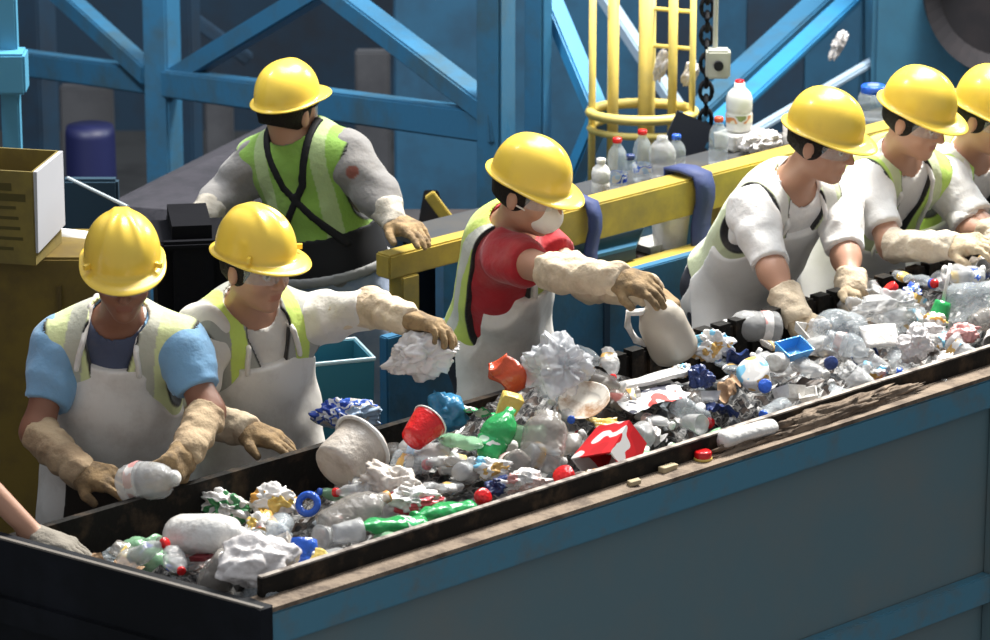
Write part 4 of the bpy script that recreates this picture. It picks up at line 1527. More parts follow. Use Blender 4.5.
def ringed(r, t, z=0.0, n=28):
    pts = [(r * math.cos(2 * math.pi * k / n), r * math.sin(2 * math.pi * k / n), z) for k in range(n)]
    return MB().tube(pts, t, 8, True).mesh('rim')


def boxy(w, d, h, seed=0, crump=0.0, n=5):
    bm = bmesh.new()
    bmesh.ops.create_cube(bm, size=1.0)
    bmesh.ops.subdivide_edges(bm, edges=bm.edges[:], cuts=n, use_grid_fill=True)
    for v in bm.verts:
        p = Vector((v.co.x * w, v.co.y * d, v.co.z * h))
        if crump:
            p += Vector((nz(p, 12, seed), nz(p, 12, seed + 4), nz(p, 12, seed + 9))) * crump
        v.co = p
    me = bpy.data.meshes.new('carton')
    bm.to_mesh(me)
    bm.free()
    return me


def tray(w, d, h, t=0.004, flare=1.25):
    vs = []
    for z, f, k in ((0, 1, 0), (h, flare, 0), (h, flare, t), (t, 1, t)):
        for sx, sy in ((-1, -1), (1, -1), (1, 1), (-1, 1)):
            vs.append((sx * (w / 2 * f - k), sy * (d / 2 * f - k), z - h / 2))
    fs = [(3, 2, 1, 0), (12, 13, 14, 15)]
    for k in range(3):
        for i in range(4):
            j = (i + 1) % 4
            fs.append((k * 4 + i, k * 4 + j, k * 4 + 4 + j, k * 4 + 4 + i))
    return MB().add(vs, fs).mesh('tray')


ITEMS = []


def R3(rx, ry, rz):
    return (math.radians(rx), math.radians(ry), math.radians(rz))


def place(name, body, m, loc, rot, label, cat, parts=(), scale=1.0, group=None, smooth=True):
    """one piece of waste; parts = [(name, mesh, material, label or None)]"""
    o = link(name, body, m, smooth=smooth)
    o.location = loc
    o.rotation_euler = rot
    o.scale = (scale,) * 3
    tag(o, label, cat, group)
    for pn, pm, pmat, pl in parts:
        c = link(pn, pm, pmat, smooth=smooth)
        c.parent = o
        if pl:
            c['label'] = pl
    ITEMS.append(o)
    return o


def bm_parts(d, capm=None, labm=None, capl=None):
    out = []
    if 'cap' in d and capm is not None:
        out.append(('cap', d['cap'], capm, capl))
    if 'label' in d and labm is not None:
        out.append(('label', d['label'], labm, None))
    return out


ANCH = []       # (u, v, short name) of the waste one can find by eye


def hero(short, u, v, up, *a, **k):
    p = hit(u, v, up)
    ANCH.append((u, v, short))
    return place(a[0], a[1], a[2], p, *a[3:], **k)


hero('big white bag', 258, 562, 0.035, 'plastic_bag', blob(3, (0.105, 0.080, 0.066), 0.3, 8, 5, 0.28), P_FILM, R3(0, 0, 20), 'big crumpled white plastic bag in the near corner of the trough', 'bag')
d = [(0.01, 0), (0.05, 0.004), (0.055, 0.02), (0.055, 0.13), (0.045, 0.17), (0.02, 0.19), (0.02, 0.205)]
hero('smooth white jug', 208, 534, 0.05, 'jug', M(lathe(fine(d), 26, (1, 0.85), 0.03, 8, 3), 'jug'), P_WHITE, R3(78, 0, 55), 'smooth white jug lying on its side behind the big white bag', 'jug',
     parts=[('label', boxy(0.05, 0.012, 0.045, 1), P_MAROON, 'torn maroon label')], scale=1.1)
ITEMS[-1].children[0].location = (-0.03, -0.045, 0.0) if ITEMS[-1].children else (0, 0, 0)
hero('hazy clear dome', 228, 558, 0.03, 'cup', cup_meshes(0.035, 0.048, 0.10, 2, 0.05)['body'], P_SMOKE, R3(200, 25, 0), 'hazy clear plastic cup turned upside down next to the big white bag', 'cup')
hero('green and silver bag', 226, 507, 0.045, 'snack_bag', blob(11, (0.085, 0.055, 0.05), 0.4), X_CHIP, R3(0, 12, -25), 'crumpled snack bag in green and silver on the dark side of the heap', 'bag')
hero('orange printed wrapper', 274, 502, 0.05, 'wrapper', blob(21, (0.072, 0.05, 0.05), 0.3), X_ORANGE, R3(0, 0, -15), 'crumpled white wrapper with orange print behind the blue ring', 'wrapper')
hero('blue ring', 308, 504, 0.06, 'bottle_collar', ringed(0.026, 0.010), P_BLUE, R3(60, 10, -20), 'dark blue plastic ring standing between two wrappers', 'ring')
hero('royal blue cup', 304, 540, 0.05, 'cup', cup_meshes(0.034, 0.046, 0.085, 5, 0.12)['body'], P_BLUE, R3(155, 20, 30), 'royal blue crushed plastic cup near the edge of the trough', 'cup')
hero('pale lid', 312, 562, 0.04, 'lid', M(lathe([(0.003, 0), (0.042, 0), (0.045, 0.004), (0.045, 0.012), (0.040, 0.010), (0.003, 0.008)], 26), 'lid'), P_YELLOW, R3(20, -15, 0), 'pale yellow pot lid in front of the royal blue cup', 'lid')
b = bottle_meshes(31, (1.1, 0.7), 0.28)
hero('crushed bottle by the skirt', 346, 556, 0.03, 'bottle', b['body'], P_HAZY, R3(80, 0, -60), 'hazy crushed bottle along the black skirt beside the blue cup', 'bottle', parts=bm_parts(b, P_WHITE))
b = bottle_meshes(33, (1.2, 0.9), 0.12, 0.0, 1.0, 1.35)
hero('grey bottle with orange neck', 355, 512, 0.05, 'bottle', b['body'], P_SMOKE, R3(75, 0, 120), 'grey-tinted plump bottle with an orange cap end, below the white tub', 'bottle', parts=bm_parts(b, P_AMBER, None, 'orange cap'))
b = bottle_meshes(35, (1.0, 0.75), 0.28)
hero('green bottle by the skirt', 392, 526, 0.045, 'bottle', b['body'], P_GREEN, R3(80, 0, -58), 'crushed green bottle lying along the black skirt', 'bottle', parts=bm_parts(b, P_WHITE, X_GREENW), scale=1.05)
hero('white bag with red print', 418, 500, 0.05, 'plastic_bag', blob(41, (0.085, 0.05, 0.04), 0.35), mixmat('white_red_print', [W, (0.85, 0.84, 0.82), W, (0.65, 0.08, 0.1)], 12), R3(0, 8, 20), 'white plastic bag with a little red print above the green bottle', 'bag')
b = bottle_meshes(37, (1.0, 0.7), 0.3)
hero('second green bottle', 444, 512, 0.04, 'bottle', b['body'], P_GREEN, R3(85, 10, -52), 'flattened green bottle just past the white bag with red print', 'bottle', parts=bm_parts(b, P_GREEN))
# the big dirty white tub
pr = fine([(0.002, 0), (0.070, 0.0), (0.076, 0.01), (0.084, 0.115), (0.090, 0.118), (0.090, 0.128), (0.082, 0.13), (0.002, 0.128)], 0.014)
hero('dirty white tub', 350, 455, 0.08, 'tub', M(lathe(pr, 30, (1, 0.92), 0.05, 9, 3), 'tub'), P_DIRTY, R3(70, 0, 140), 'large dirty white tub tipped on its side in the middle of the heap', 'tub',
     parts=[('rim', ringed(0.089, 0.006, 0.055), P_WHITE, None)], scale=1.0)
hero('greyish wrap behind the tub', 392, 482, 0.05, 'plastic_bag', blob(45, (0.10, 0.062, 0.055), 0.3), mat('dusty_film', (0.55, 0.48, 0.42), 0.4, dirt=(0.72, 0.67, 0.62), dscale=14, damt=0.9, bump=0.4), R3(0, 10, -25), 'dusty grey-brown plastic wrap spilling out of the dirty tub', 'bag')
hero('blue and white bag', 345, 414, 0.06, 'plastic_bag', blob(51, (0.095, 0.055, 0.055), 0.35), X_BLUEW, R3(0, 8, 10), 'crumpled white bag with blue print in front of the blue tote', 'bag')
c = cup_meshes(0.040, 0.062, 0.10, 3, 0.02)
hero('red cup', 412, 440, 0.07, 'cup', c['body'], P_RED, R3(62, -20, 150), 'shiny red plastic cup lying between the tub and the blue film', 'cup', parts=[('rim', ringed(0.061, 0.003, 0.0985), P_WHITE, 'pale worn rim')], scale=0.86)
hero('teal blue film', 448, 412, 0.07, 'film_scrap', blob(57, (0.065, 0.05, 0.055), 0.5, 11, 4, 0.4), P_TEAL, R3(10, 25, -30), 'bunched bright blue film at the feet of the masked worker', 'film')
b = bottle_meshes(59, (1.1, 0.9), 0.22, 0.3, 0.85, 1.2)
hero('upright green bottle', 497, 434, 0.07, 'bottle', b['body'], P_GREEN, R3(-35, 25, 0), 'dented green bottle leaning upright in the middle of the heap', 'bottle', parts=bm_parts(b, None, X_GREENW))
b = bottle_meshes(60, (1, 0.6), 0.35)
hero('green scraps', 462, 442, 0.05, 'bottle', b['body'], P_LGREEN, R3(80, 0, 30), 'pale green flattened bottle between the red cup and green bottle', 'bottle')
hero('printed white leaflet', 482, 408, 0.07, 'leaflet', film(61, 0.13, 0.10, 0.03), X_GREENW, R3(-25, 15, 15), 'white leaflet with pale green print behind the green bottle', 'paper')
hero('yellow carton', 508, 408, 0.075, 'carton', boxy(0.055, 0.03, 0.075, 2, 0.012), P_YELLOW, R3(10, 20, 10), 'small pale yellow carton beside the orange-red carton', 'carton')
hero('orange-red carton', 506, 376, 0.09, 'carton', boxy(0.065, 0.05, 0.11, 4, 0.05, 8), P_ORANGE, R3(-10, -18, 20), 'orange-red crumpled carton leaning against the white apron', 'carton')
hero('top clear bag', 560, 368, 0.11, 'plastic_bag', blob(63, (0.10, 0.085, 0.095), 0.5, 9, 5, 0.55), mat('silvery_film', (0.60, 0.61, 0.64), 0.10, alpha=0.58, bump=0.7, bscale=45), R3(0, 0, 10), 'large silvery clear bag on the very top of the heap', 'bag')
hero('clear tub below the top bag', 545, 436, 0.075, 'jar', M(lathe(fine([(0.01, 0), (0.052, 0.003), (0.060, 0.02), (0.060, 0.08), (0.05, 0.10), (0.036, 0.108), (0.036, 0.122)]), 28, (1, 1), 0.04, 9, 6), 'jar'), P_SMOKE, R3(-35, 10, 0), 'big grimy clear round jar under the silvery bag', 'jar', scale=1.05)
hero('brown paper plate', 585, 404, 0.06, 'paper_plate', M(lathe([(0.003, 0), (0.05, 0), (0.075, 0.016), (0.078, 0.016), (0.05, -0.003), (0.003, -0.003)], 30, (1, 1), 0.05, 9, 2), 'plate'), mat('stained_plate', (0.72, 0.66, 0.58), 0.7, dirt=(0.28, 0.15, 0.07), dscale=9, damt=1.0), R3(25, -15, 0), 'brown-stained paper plate behind the clear jar', 'plate')
hero('yellow wrapper', 604, 417, 0.06, 'wrapper', film(67, 0.10, 0.07, 0.04), P_YELLOW, R3(15, 20, 30), 'yellow wrapper folded over the brown-stained plate', 'wrapper')
# crushed red and white cup-box
hero('big red carton', 612, 452, 0.05, 'carton', tray(0.085, 0.065, 0.10, 0.004, 1.25), X_REDW, R3(120, -20, -40), 'big crushed red carton with white print against the black skirt', 'carton', smooth=False, scale=1.4)
ringcap = M(lathe([(0.003, 0), (0.028, 0), (0.030, 0.004), (0.030, 0.024), (0.026, 0.028), (0.003, 0.028)], 22), 'cap')
hero('red jar lid', 564, 476, 0.04, 'lid', ringcap, P_RED, R3(30, -25, 0), 'small red jar lid near the skirt beside the big red carton', 'lid')
hero('small red lid', 483, 497, 0.04, 'lid', ringcap.copy(), P_RED, R3(50, 25, 20), 'small dark red lid by the skirt past the second green bottle', 'lid', scale=0.8)
hero('dark blue scrap', 500, 486, 0.04, 'film_scrap', blob(71, (0.04, 0.025, 0.025), 0.6), P_DBLUE, R3(0, 0, 30), 'dark navy scrap of film between the red lids', 'film')
hero('white crumpled paper', 525, 482, 0.045, 'paper_ball', blob(73, (0.075, 0.045, 0.035), 0.4), X_PINKW, R3(0, 10, 30), 'crumpled off-white paper in front of the clear jar', 'paper')
hero('white newspaper', 650, 394, 0.035, 'newspaper', film(75, 0.24, 0.13, 0.012), X_NEWS, R3(5, 0, 40), 'flat white newspaper sheet with black and red print near the far skirt', 'newspaper')
hero('white rim sheet', 655, 378, 0.03, 'foam_board', boxy(0.26, 0.05, 0.012, 1, 0.004), P_WHITE, R3(0, 0, 40), 'long white strip of foam board along the far skirt', 'board')
hero('blue tray', 793, 350, 0.045, 'tray', tray(0.085, 0.055, 0.035), P_SKYB, R3(25, 0, 40), 'bright blue plastic tray in front of the bending worker', 'tray', smooth=False)
cap = M(lathe([(0.003, 0), (0.019, 0), (0.020, 0.003), (0.020, 0.018), (0.017, 0.021), (0.003, 0.021)], 18), 'cap')
hero('navy cap', 831, 363, 0.06, 'lid', cap, P_DBLUE, R3(60, 0, 20), 'navy blue bottle cap on top of the clear bottles past the blue tray', 'cap')
hero('blue cap', 765, 386, 0.06, 'lid', cap.copy(), P_BLUE, R3(50, 20, -20), 'blue cap beside the white printed tub in the near heap', 'cap')
b = bottle_meshes(77, (1.1, 1.05), 0.06, 0, 0.9, 1.4)
hero('banded white bottle', 752, 326, 0.06, 'bottle', b['body'], P_HAZY, R3(82, 0, -72), 'plump white-ended bottle with a red band by the white apron', 'bottle', parts=bm_parts(b, P_WHITE, X_PINKW))
hero('white bag with cyan', 712, 346, 0.06, 'plastic_bag', blob(79, (0.06, 0.045, 0.05), 0.4), X_CYAN, R3(0, 0, 0), 'crumpled white bag with cyan print under the held jug', 'bag')
hero('navy film', 701, 378, 0.045, 'film_scrap', blob(81, (0.04, 0.03, 0.035), 0.5), P_DBLUE, R3(0, 20, 0), 'navy film scrap among clear bottles past the newspaper', 'film')
hero('white printed tub', 755, 376, 0.05, 'tub', M(lathe(fine([(0.003, 0), (0.04, 0), (0.048, 0.06), (0.05, 0.062), (0.003, 0.064)]), 24, (1, 1), 0.05, 9, 4), 'tub'), X_CYAN, R3(40, -20, 0), 'small white printed tub with the blue cap beside it', 'tub')
b = bottle_meshes(83, (1.2, 1.1), 0.1, 0, 1.05, 1.8)
hero('large clear jug', 838, 330, 0.06, 'jug', b['body'], P_CLEAR, R3(70, 0, -30), 'large clear jug right under the bending worker’s hands'.replace('’', ''), 'jug', parts=bm_parts(b))
hero('white card', 880, 336, 0.06, 'card_sheet', boxy(0.11, 0.008, 0.075, 5, 0.006), P_WHITE, R3(-50, 0, 15), 'stiff white card tilted among bags below the lime vest', 'card')
hero('hazy two-eared bag', 886, 308, 0.07, 'plastic_bag', blob(87, (0.12, 0.06, 0.055), 0.5, 8), P_HAZY, R3(0, 0, 15), 'hazy clear bag with two knotted ears below the level cream sleeve', 'bag')
hero('white film sheet', 916, 344, 0.05, 'film_scrap', blob(89, (0.07, 0.05, 0.055), 0.4), P_FILM, R3(0, 0, 50), 'bunched white film next to the stiff white card', 'film')
c = cup_meshes(0.026, 0.036, 0.075, 5, 0.08)
hero('green cup', 943, 302, 0.07, 'cup', c['body'], P_GREEN, R3(160, 18, 0), 'green plastic cup upside down with a white straw', 'cup', parts=[('straw', MB().tube([(0.0, 0, 0.0), (-0.012, 0, -0.12)], 0.006, 10).mesh('straw'), P_WHITE, 'white straw')])
hero('pink film', 962, 334, 0.05, 'film_scrap', blob(91, (0.06, 0.04, 0.035), 0.4), P_PINK, R3(0, 0, 30), 'pinkish red film scrap near the far end of the skirt', 'film')
b = bottle_meshes(93, (1.2, 1.1), 0.12, 0, 1.0, 1.6)
hero('far clear bottle', 978, 300, 0.06, 'bottle', b['body'], P_CLEAR, R3(75, 0, 50), 'plump clear bottle past the green cup with the straw', 'bottle', parts=bm_parts(b, P_WHITE))


# things lying on the dirty ledge outside the skirt
def on_ledge(u, v, z=0.0):
    return at_z(u, v, ZT + z)


place('foam_tube', M(lathe(fine([(0.004, 0), (0.026, 0.004), (0.030, 0.02), (0.030, 0.20), (0.026, 0.215), (0.004, 0.22)]), 20, (1, 0.8), 0.09, 9, 4), 'tube'), P_WHITE, on_ledge(746, 433, 0.032), R3(88, 0, -47), 'long white plastic tube lying on the brown ledge outside the skirt', 'tube')
ANCH.append((746, 433, 'white tube on the ledge'))
place('lid', cap.copy(), P_RED, on_ledge(703, 455, 0.013), R3(0, 0, 0), 'red and yellow cap on the brown ledge by the white tube', 'cap', parts=[('inner_ring', ringed(0.018, 0.004, -0.008), P_YELLOW, 'yellow inner ring')], scale=1.2)
place('wood_scrap', boxy(0.06, 0.022, 0.014, 2, 0.008), mat('pale_wood', (0.45, 0.36, 0.22), 0.8), on_ledge(668, 468, 0.007), R3(0, 8, 50), 'small pale wooden scrap on the brown ledge before the red cap', 'scrap')
place('wood_scrap', boxy(0.03, 0.02, 0.012, 3, 0.008), mat('pale_wood', (0.45, 0.36, 0.22), 0.8), on_ledge(634, 483, 0.006), R3(0, 0, 20), 'smallest pale scrap on the brown ledge below the big red carton', 'scrap')
place('yellow_strap', film(95, 0.22, 0.012, 0.01), P_YELLOW, on_ledge(962, 366, 0.012), R3(0, 0, 45), 'thin yellow packing strip along the ledge at the far end', 'strip')
place('dirt_ridge', blob(97, (0.46, 0.030, 0.045), 0.3, 16, 5, 0.4), M_LEDGE, cv(2.10, 0.052, ZT), (0, 0, YAW), 'low ridge of brown dirt heaped on the ledge by the white tube', 'dirt')
place('pulp_clump', blob(98, (0.035, 0.018, 0.016), 0.5), P_FILM, cv(2.55, 0.13, ZT + 0.012), (0, 0, YAW), 'small pinkish white clump on the ledge near the far end', 'scrap')

# held things: in the front worker's gloves, and the two workers flinging pieces aside
HJ = people['front'][1]
p = at_y(150, 481, 10.22)
b = bottle_meshes(101, (1.2, 1.15), 0.10, 0, 0.85, 1.45, True, True)
place('container', b['body'], mat('held_clear', (0.66, 0.66, 0.66), 0.12, alpha=0.5, bump=0.6, bscale=40), p, R3(75, 0, 65), 'crushed clear container held in both gloves of the front worker', 'container', parts=bm_parts(b, P_WHITE, X_PINKW))
RJ = people['reach'][1]
d_ = (RJ['tl'] - RJ['wl']).normalized()
p = RJ['wl'] + d_ * 0.07 + Vector((-0.02, -0.02, -0.085))
place('plastic_bag', blob(103, (0.085, 0.05, 0.055), 0.35), P_FILM, p, R3(0, -10, 10), 'white plastic bag dangling from the outstretched glove above the red cup', 'bag', scale=1.25)
KJ = people['masked'][1]
p = at_y(664, 326, 11.22)
jp = fine([(0.01, 0), (0.058, 0.004), (0.064, 0.02), (0.064, 0.11), (0.05, 0.145), (0.022, 0.168), (0.020, 0.19)])
place('jug', M(lathe(jp, 26, (1, 0.9), 0.05, 9, 4), 'jug'), mat('cloudy_jug', (0.50, 0.45, 0.38), 0.35, alpha=0.85, bump=0.2), p, R3(15, -22, 0), 'cloudy white jug swung from the gloves of the masked worker', 'jug',
      parts=[('handle', MB().tube([(-0.03, 0, 0.06), (-0.07, 0, 0.075), (-0.085, 0, 0.04), (-0.08, 0, -0.01), (-0.06, 0, -0.03)], 0.010, 10).mesh('handle'), P_WHITE, None)], scale=1.15)

# ---------------------------------------------------------------- bottles along the bin lip behind the rail
def shelf(u, v, q=2.24):
    p = at_q(u, v, q)
    return Vector((p.x, p.y, SHELFZ))


def stand(name, d, m, u, label, cat, parts, q=2.27, scale=1.0, tilt=(0, 0)):
    zmin = min(v.co.z for v in d['body'].vertices)
    p = shelf(u, 170, q)
    p.z = SHELFZ - zmin * scale + 0.001
    return place(name, d['body'], m, p, R3(tilt[0], tilt[1], random.uniform(0, 360)), label, cat, parts, scale)


b = bottle_meshes(111, (1, 1), 0.05, 0, 0.62, 1.0)
stand('bottle', b, P_WHITE, 601, 'small white bottle on the bin edge nearest the masked worker', 'bottle', bm_parts(b, P_WHITE))
b = bottle_meshes(112, (1, 1), 0.03, 0, 0.92, 1.05)
stand('bottle', b, P_CLEAR, 617, 'clear bottle with red cap standing second from the masked worker', 'bottle', bm_parts(b, P_RED, X_BLUEW, 'red cap'))
b = bottle_meshes(113, (1, 1), 0.03, 0, 0.9, 1.0)
stand('bottle', b, P_CLEAR, 642, 'clear bottle with red cap standing just past a dark blue cap', 'bottle', bm_parts(b, P_RED, X_BLUEW, 'red cap'), 2.30)
b = bottle_meshes(114, (1, 1), 0.05, 0, 0.6, 0.8)
stand('bottle', b, P_CLEAR, 630, 'short clear bottle with dark blue cap between two red-capped bottles', 'bottle', bm_parts(b, P_DBLUE), 2.25)
b = bottle_meshes(115, (1.1, 1), 0.10, 0, 0.8, 1.35)
stand('jug', b, P_HAZY, 662, 'hazy uncapped jug standing on the bin edge behind the rail', 'jug', bm_parts(b))
b = bottle_meshes(116, (1, 1), 0.04, 0, 0.72, 1.0)
stand('bottle', b, P_CLEAR, 676, 'clear bottle with blue cap standing before the dark guard plate', 'bottle', bm_parts(b, P_BLUE))
b = bottle_meshes(117, (1, 1), 0.04, 0, 0.85, 1.05)
stand('bottle', b, P_CLEAR, 718, 'clear bottle with orange-red cap under the hanging chain', 'bottle', bm_parts(b, P_ORANGE))
b = bottle_meshes(118, (1, 1), 0.02, 0, 0.90, 1.45)
o = stand('juice_bottle', b, mat('pale_juice', (0.75, 0.74, 0.70), 0.2, alpha=0.9), 738, 'big round juice bottle with red cap and green label standing tallest', 'bottle', bm_parts(b, P_RED, mixmat('juice_label', [(0.25, 0.3, 0.12), W, (0.6, 0.25, 0.1), (0.7, 0.65, 0.5)], 14)), 2.40)
o.location.z += 0.06
b2 = boxy(0.15, 0.10, 0.06, 4, 0.006)
p = shelf(738, 170, 2.40)
p.z = SHELFZ + 0.031
place('foam_box', b2, P_WHITE, p, (0, 0, YAW), 'white foam box carrying the big juice bottle', 'box')
place('plastic_bag', blob(121, (0.095, 0.05, 0.045), 0.35), P_FILM, shelf(762, 160, 2.30) + Vector((0, 0, 0.035)), R3(0, 0, 40), 'white plastic bag lying on the bin edge past the juice bottle', 'bag')
b = bottle_meshes(122, (1, 1), 0.06, 0, 0.7, 1.1)
stand('bottle', b, P_WHITE, 792, 'white bottle standing behind the rail next to the bending worker hat', 'bottle', bm_parts(b, P_WHITE))
b = bottle_meshes(123, (1, 1), 0.02, 0, 0.75, 1.7)
stand('jar', b, P_CLEAR, 871, 'clear jar with wide blue lid between two yellow hard hats', 'jar', [('lid', M(lathe([(0.003, 0), (0.044, 0), (0.046, 0.004), (0.046, 0.026), (0.042, 0.030), (0.003, 0.030)], 24), 'lid'), P_BLUE, 'blue lid')], 2.30)
ITEMS[-1].children[0].location = (0, 0, 0.055)
# bucket and pale tray under the rail
bk_ = cup_meshes(0.055, 0.068, 0.13, 3, 0.0)
p = at_q(670, 246, 2.10)
place('bucket', bk_['body'], P_WHITE, Vector((p.x, p.y, p.z)), R3(0, 0, 0), 'white bucket standing under the yellow rail by the blue strap', 'bucket', parts=[('rim', ringed(0.067, 0.005, 0.128), P_WHITE, None)])
bz = p.z
led2 = recentre(MB().conv(2.75, 3.55, 2.075, 2.195, bz - 0.03, bz - 0.012).build('under_rail_shelf', mat('brown_shelf', (0.05, 0.03, 0.025), 0.8)))
led2.location.z = led2.location.z + 0.0
tag(led2, 'dark brown shelf under the yellow rail holding the bucket', 'shelf')
ITEMS[-1].location.z = bz - 0.012 + 0.002
p = at_q(655, 260, 2.14)
place('foam_tray', tray(0.13, 0.09, 0.03), P_WHITE, Vector((p.x, p.y, bz - 0.012 + 0.016)), (0, 0, YAW), 'shallow white foam tray on the shelf beside the bucket', 'tray', smooth=False)
# scraps caught on the ladder cage
for (u, v, sd, tx) in ((661, 66, 131, 'white plastic scrap caught on the ladder cage near its thickest upright'), (690, 74, 132, 'white plastic scrap caught on the ladder cage beside the chain')):
    place('plastic_scrap', blob(sd, (0.028, 0.02, 0.06), 0.4), P_FILM, at_y(u, v, 14.95), R3(0, 15, 0), tx, 'scrap')
wp = at_y(838, 45, 15.95)
place('glove_scrap', blob(133, (0.03, 0.02, 0.07), 0.4), P_FILM, wp, R3(0, 18, 0), 'white rag hanging against the blue housing above the hard hats', 'rag')

# ---------------------------------------------------------------- everything else on the belt
KINDS_ = []
cap_s = M(lathe([(0.0155, 0), (0.0165, 0.002), (0.0165, 0.014), (0.014, 0.017)], 14), 'cap')
FILL = []
for i in range(12):
    FILL.append(('bottle', bottle_meshes(200 + i, (1.1, (0.55, 0.8, 1.0)[i % 3]), (0.42, 0.30, 0.2)[i % 3], (0, 0.5, -0.4)[i % 3], (0.8, 0.95, 0.7)[(i // 3) % 3], (1.0, 1.15, 1.35)[i % 3])))
CUPS = [cup_meshes(0.028, 0.040, 0.085, 300 + i, 0.06 + 0.08 * i)['body'] for i in range(3)]
TUBS = [M(lathe(fine([(0.003, 0), (0.036, 0), (0.044, 0.05), (0.047, 0.052), (0.047, 0.056), (0.003, 0.056)]), 22, (1, 1), 0.08 + 0.08 * i, 10, 310 + i), 'tub') for i in range(3)]
BAGS = [blob(320 + i, (0.062, 0.045, 0.036), 0.45, 11, 4, 0.5) for i in range(6)]
FILMS = [film(330 + i, 0.11, 0.08, 0.06, 14) for i in range(5)]
TRAYS = [tray(0.085, 0.06, 0.03), tray(0.06, 0.06, 0.04)]
CARTS = [boxy(0.05, 0.035, 0.075, 340 + i, 0.014, 4) for i in range(3)]
LIDS = [cap, ringcap]
PAL = {
    'clear': [('clear', P_CLEAR), ('hazy', P_HAZY), ('grimy', P_SMOKE)],
}


def choose(r):
    x = r.random()
    if x < 0.42:
        col, m = r.choice([('clear', P_CLEAR), ('clear', P_CLEAR), ('hazy', P_HAZY), ('hazy', P_HAZY), ('grimy', P_SMOKE), ('pale green', P_LGREEN)])
        d = FILL[r.randrange(12)][1]
        cm = r.choice([('white', P_WHITE), ('blue', P_BLUE), ('white', P_WHITE), ('red', P_RED), (None, None)])
        lm = r.choice([None, None, X_BLUEW, X_PINKW, X_CYAN, X_ORANGE])
        return 'bottle', 'bottle', d['body'], m, bm_parts(d, cm[1], lm), '%s crushed bottle' % col + (' with %s cap' % cm[0] if cm[0] else ''), True
    if x < 0.52:
        col, m = r.choice([('clear', P_CLEAR), ('white', P_WHITE), ('hazy', P_HAZY), ('hazy', P_HAZY)])
        return 'cup', 'cup', r.choice(CUPS), m, [], '%s crumpled cup' % col, True
    if x < 0.60:
        col, m = r.choice([('white', P_WHITE), ('off-white', P_DIRTY), ('hazy', P_HAZY)])
        return 'tub', 'tub', r.choice(TUBS), m, [], '%s dented tub' % col, True
    if x < 0.78:
        col, m = r.choice([('white', P_FILM), ('hazy', P_HAZY), ('pink-printed', X_PINKW), ('clear', P_CLEAR), ('blue-printed', X_BLUEW), ('orange-printed', X_ORANGE), ('cyan-printed', X_CYAN)])
        return 'plastic_bag', 'bag', r.choice(BAGS), m, [], '%s crumpled bag' % col, True
    if x < 0.87:
        col, m = r.choice([('white', P_FILM), ('hazy', P_HAZY), ('news-printed', X_NEWS), ('pink-printed', X_PINKW), ('brown', P_BROWN), ('dark blue', P_DBLUE)])
        return 'film_scrap', 'film', r.choice(FILMS), m, [], '%s twisted film scrap' % col, True
    if x < 0.92:
        col, m = r.choice([('clear', P_CLEAR), ('white', P_WHITE), ('hazy', P_HAZY)])
        return 'tray', 'tray', r.choice(TRAYS), m, [], '%s food tray' % col, False
    if x < 0.965:
        col, m = r.choice([('white', P_DIRTY), ('cyan-printed', X_CYAN), ('brown', P_BROWN), ('orange-printed', X_ORANGE)])
        return 'carton', 'carton', r.choice(CARTS), m, [], '%s squashed carton' % col, False
    col, m = r.choice([('blue', P_BLUE), ('red', P_RED), ('white', P_WHITE), ('yellow', P_YELLOW)])
    return 'lid', 'lid', r.choice(LIDS), m, [], '%s lid' % col, True


R = random.Random(23)
placed = [pix(o.location) for o in ITEMS]
USED = {}
s = 0.02
cands = []
while s < 4.75:
    q = 0.16
    while q < 0.90:
        cands.append((s + R.uniform(-0.035, 0.035), q + R.uniform(-0.03, 0.03)))
        q += 0.084
    s += 0.086
hero_px = [(u, v) for u, v, _ in ANCH]


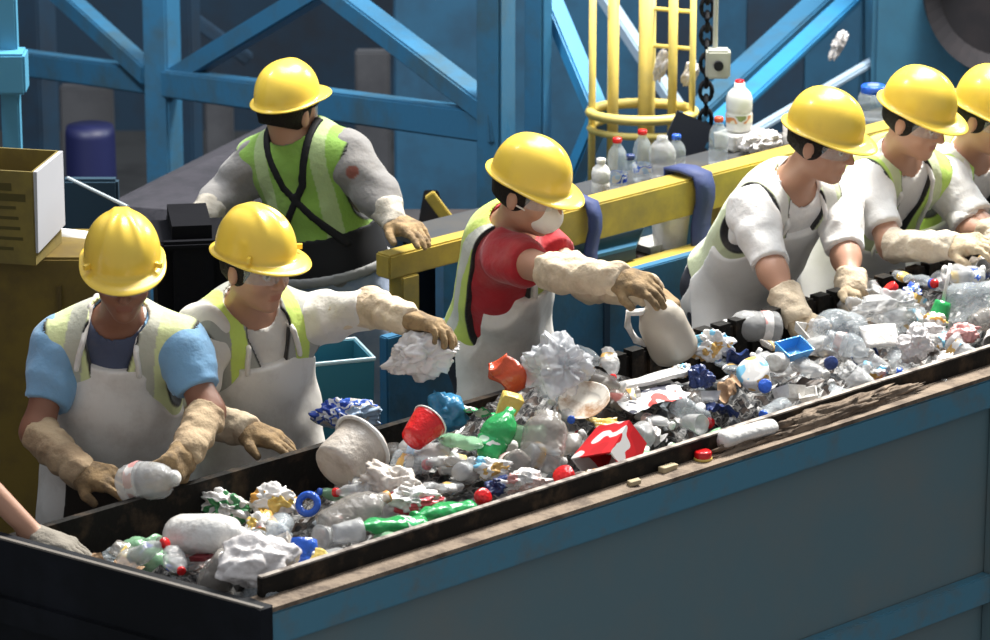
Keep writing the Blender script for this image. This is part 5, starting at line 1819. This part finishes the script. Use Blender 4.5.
def relation(u, v, tx):
    """where a piece lies, said by the things around it one can find"""
    near = sorted(ANCH, key=lambda a: (a[0] - u) ** 2 + (1.3 * (a[1] - v)) ** 2)
    a, b = near[0], near[1]
    dv = v - a[1]
    du = u - a[0]
    opts = []
    if dv > 14:
        opts.append('in front of the %s' % a[2])
    elif dv < -14:
        opts.append('behind the %s' % a[2])
    else:
        opts.append('beside the %s' % a[2])
    opts.append('between the %s and the %s' % (a[2], b[2]))
    c = near[2]
    opts.append('between the %s and the %s' % (a[2], c[2]))
    opts.append('between the %s and the %s' % (b[2], c[2]))
    for w_ in ('', 'small ', 'tilted '):
        for op in opts:
            t = w_ + tx + ' ' + op
            if len(t.split()) <= 14 and t not in USED:
                USED[t] = 1
                return t
    return None


cnt = 0
dark = lambda s, q: q > 0.80 and s < 1.1        # the bare black belt at the front workers
for s, q in cands:
    if dark(s, q) or (q > 0.66 and 1.88 < s < 2.66):
        continue
    if s < -0.2 * q / 0.95 + 0.10:
        continue
    name, cat, me, m, parts, tx, sm = choose(R)
    z = mound(s, q) + R.uniform(-0.022, 0.030)
    p = cv(s, q, z)
    u, v = pix(p)
    if u > 1040:
        continue
    if min((u - a) ** 2 + (v - b_) ** 2 for a, b_ in hero_px) < 19 ** 2:
        continue
    lab = relation(u, v, tx)
    grp = None
    if lab is None:
        lab = tx + ' somewhere in the dense heap on the belt'
        grp = 'look-alike ' + tx
    rot = (math.radians(R.uniform(55, 125)), math.radians(R.uniform(-25, 25)), R.uniform(0, 6.28)) if name in ('bottle', 'cup', 'tub', 'carton') else (math.radians(R.uniform(-35, 35)), math.radians(R.uniform(-35, 35)), R.uniform(0, 6.28))
    sc_ = R.uniform(0.62, 0.98)
    o = bpy.data.objects.new(name, me)
    if me.materials and me.materials[0] != m:
        key = (me.name, m.name)
        if key not in PROTO:
            k = me.copy()
            k.materials.clear()
            k.materials.append(m)
            PROTO[key] = k
        o.data = PROTO[key]
    elif not me.materials:
        me.materials.append(m)
    if sm:
        o.data.polygons.foreach_set('use_smooth', [True] * len(o.data.polygons))
    o.location, o.rotation_euler, o.scale = p, rot, (sc_,) * 3
    COL.objects.link(o)
    tag(o, lab, cat, grp)
    for pn, pm, pmat, pl in parts:
        key = (pm.name, pmat.name)
        if key not in PROTO:
            k = pm.copy()
            k.materials.clear()
            k.materials.append(pmat)
            k.polygons.foreach_set('use_smooth', [True] * len(k.polygons))
            PROTO[key] = k
        c = bpy.data.objects.new(pn, PROTO[key])
        COL.objects.link(c)
        c.parent = o
    ITEMS.append(o)
    cnt += 1
print('filler items', cnt, 'all items', len(ITEMS))
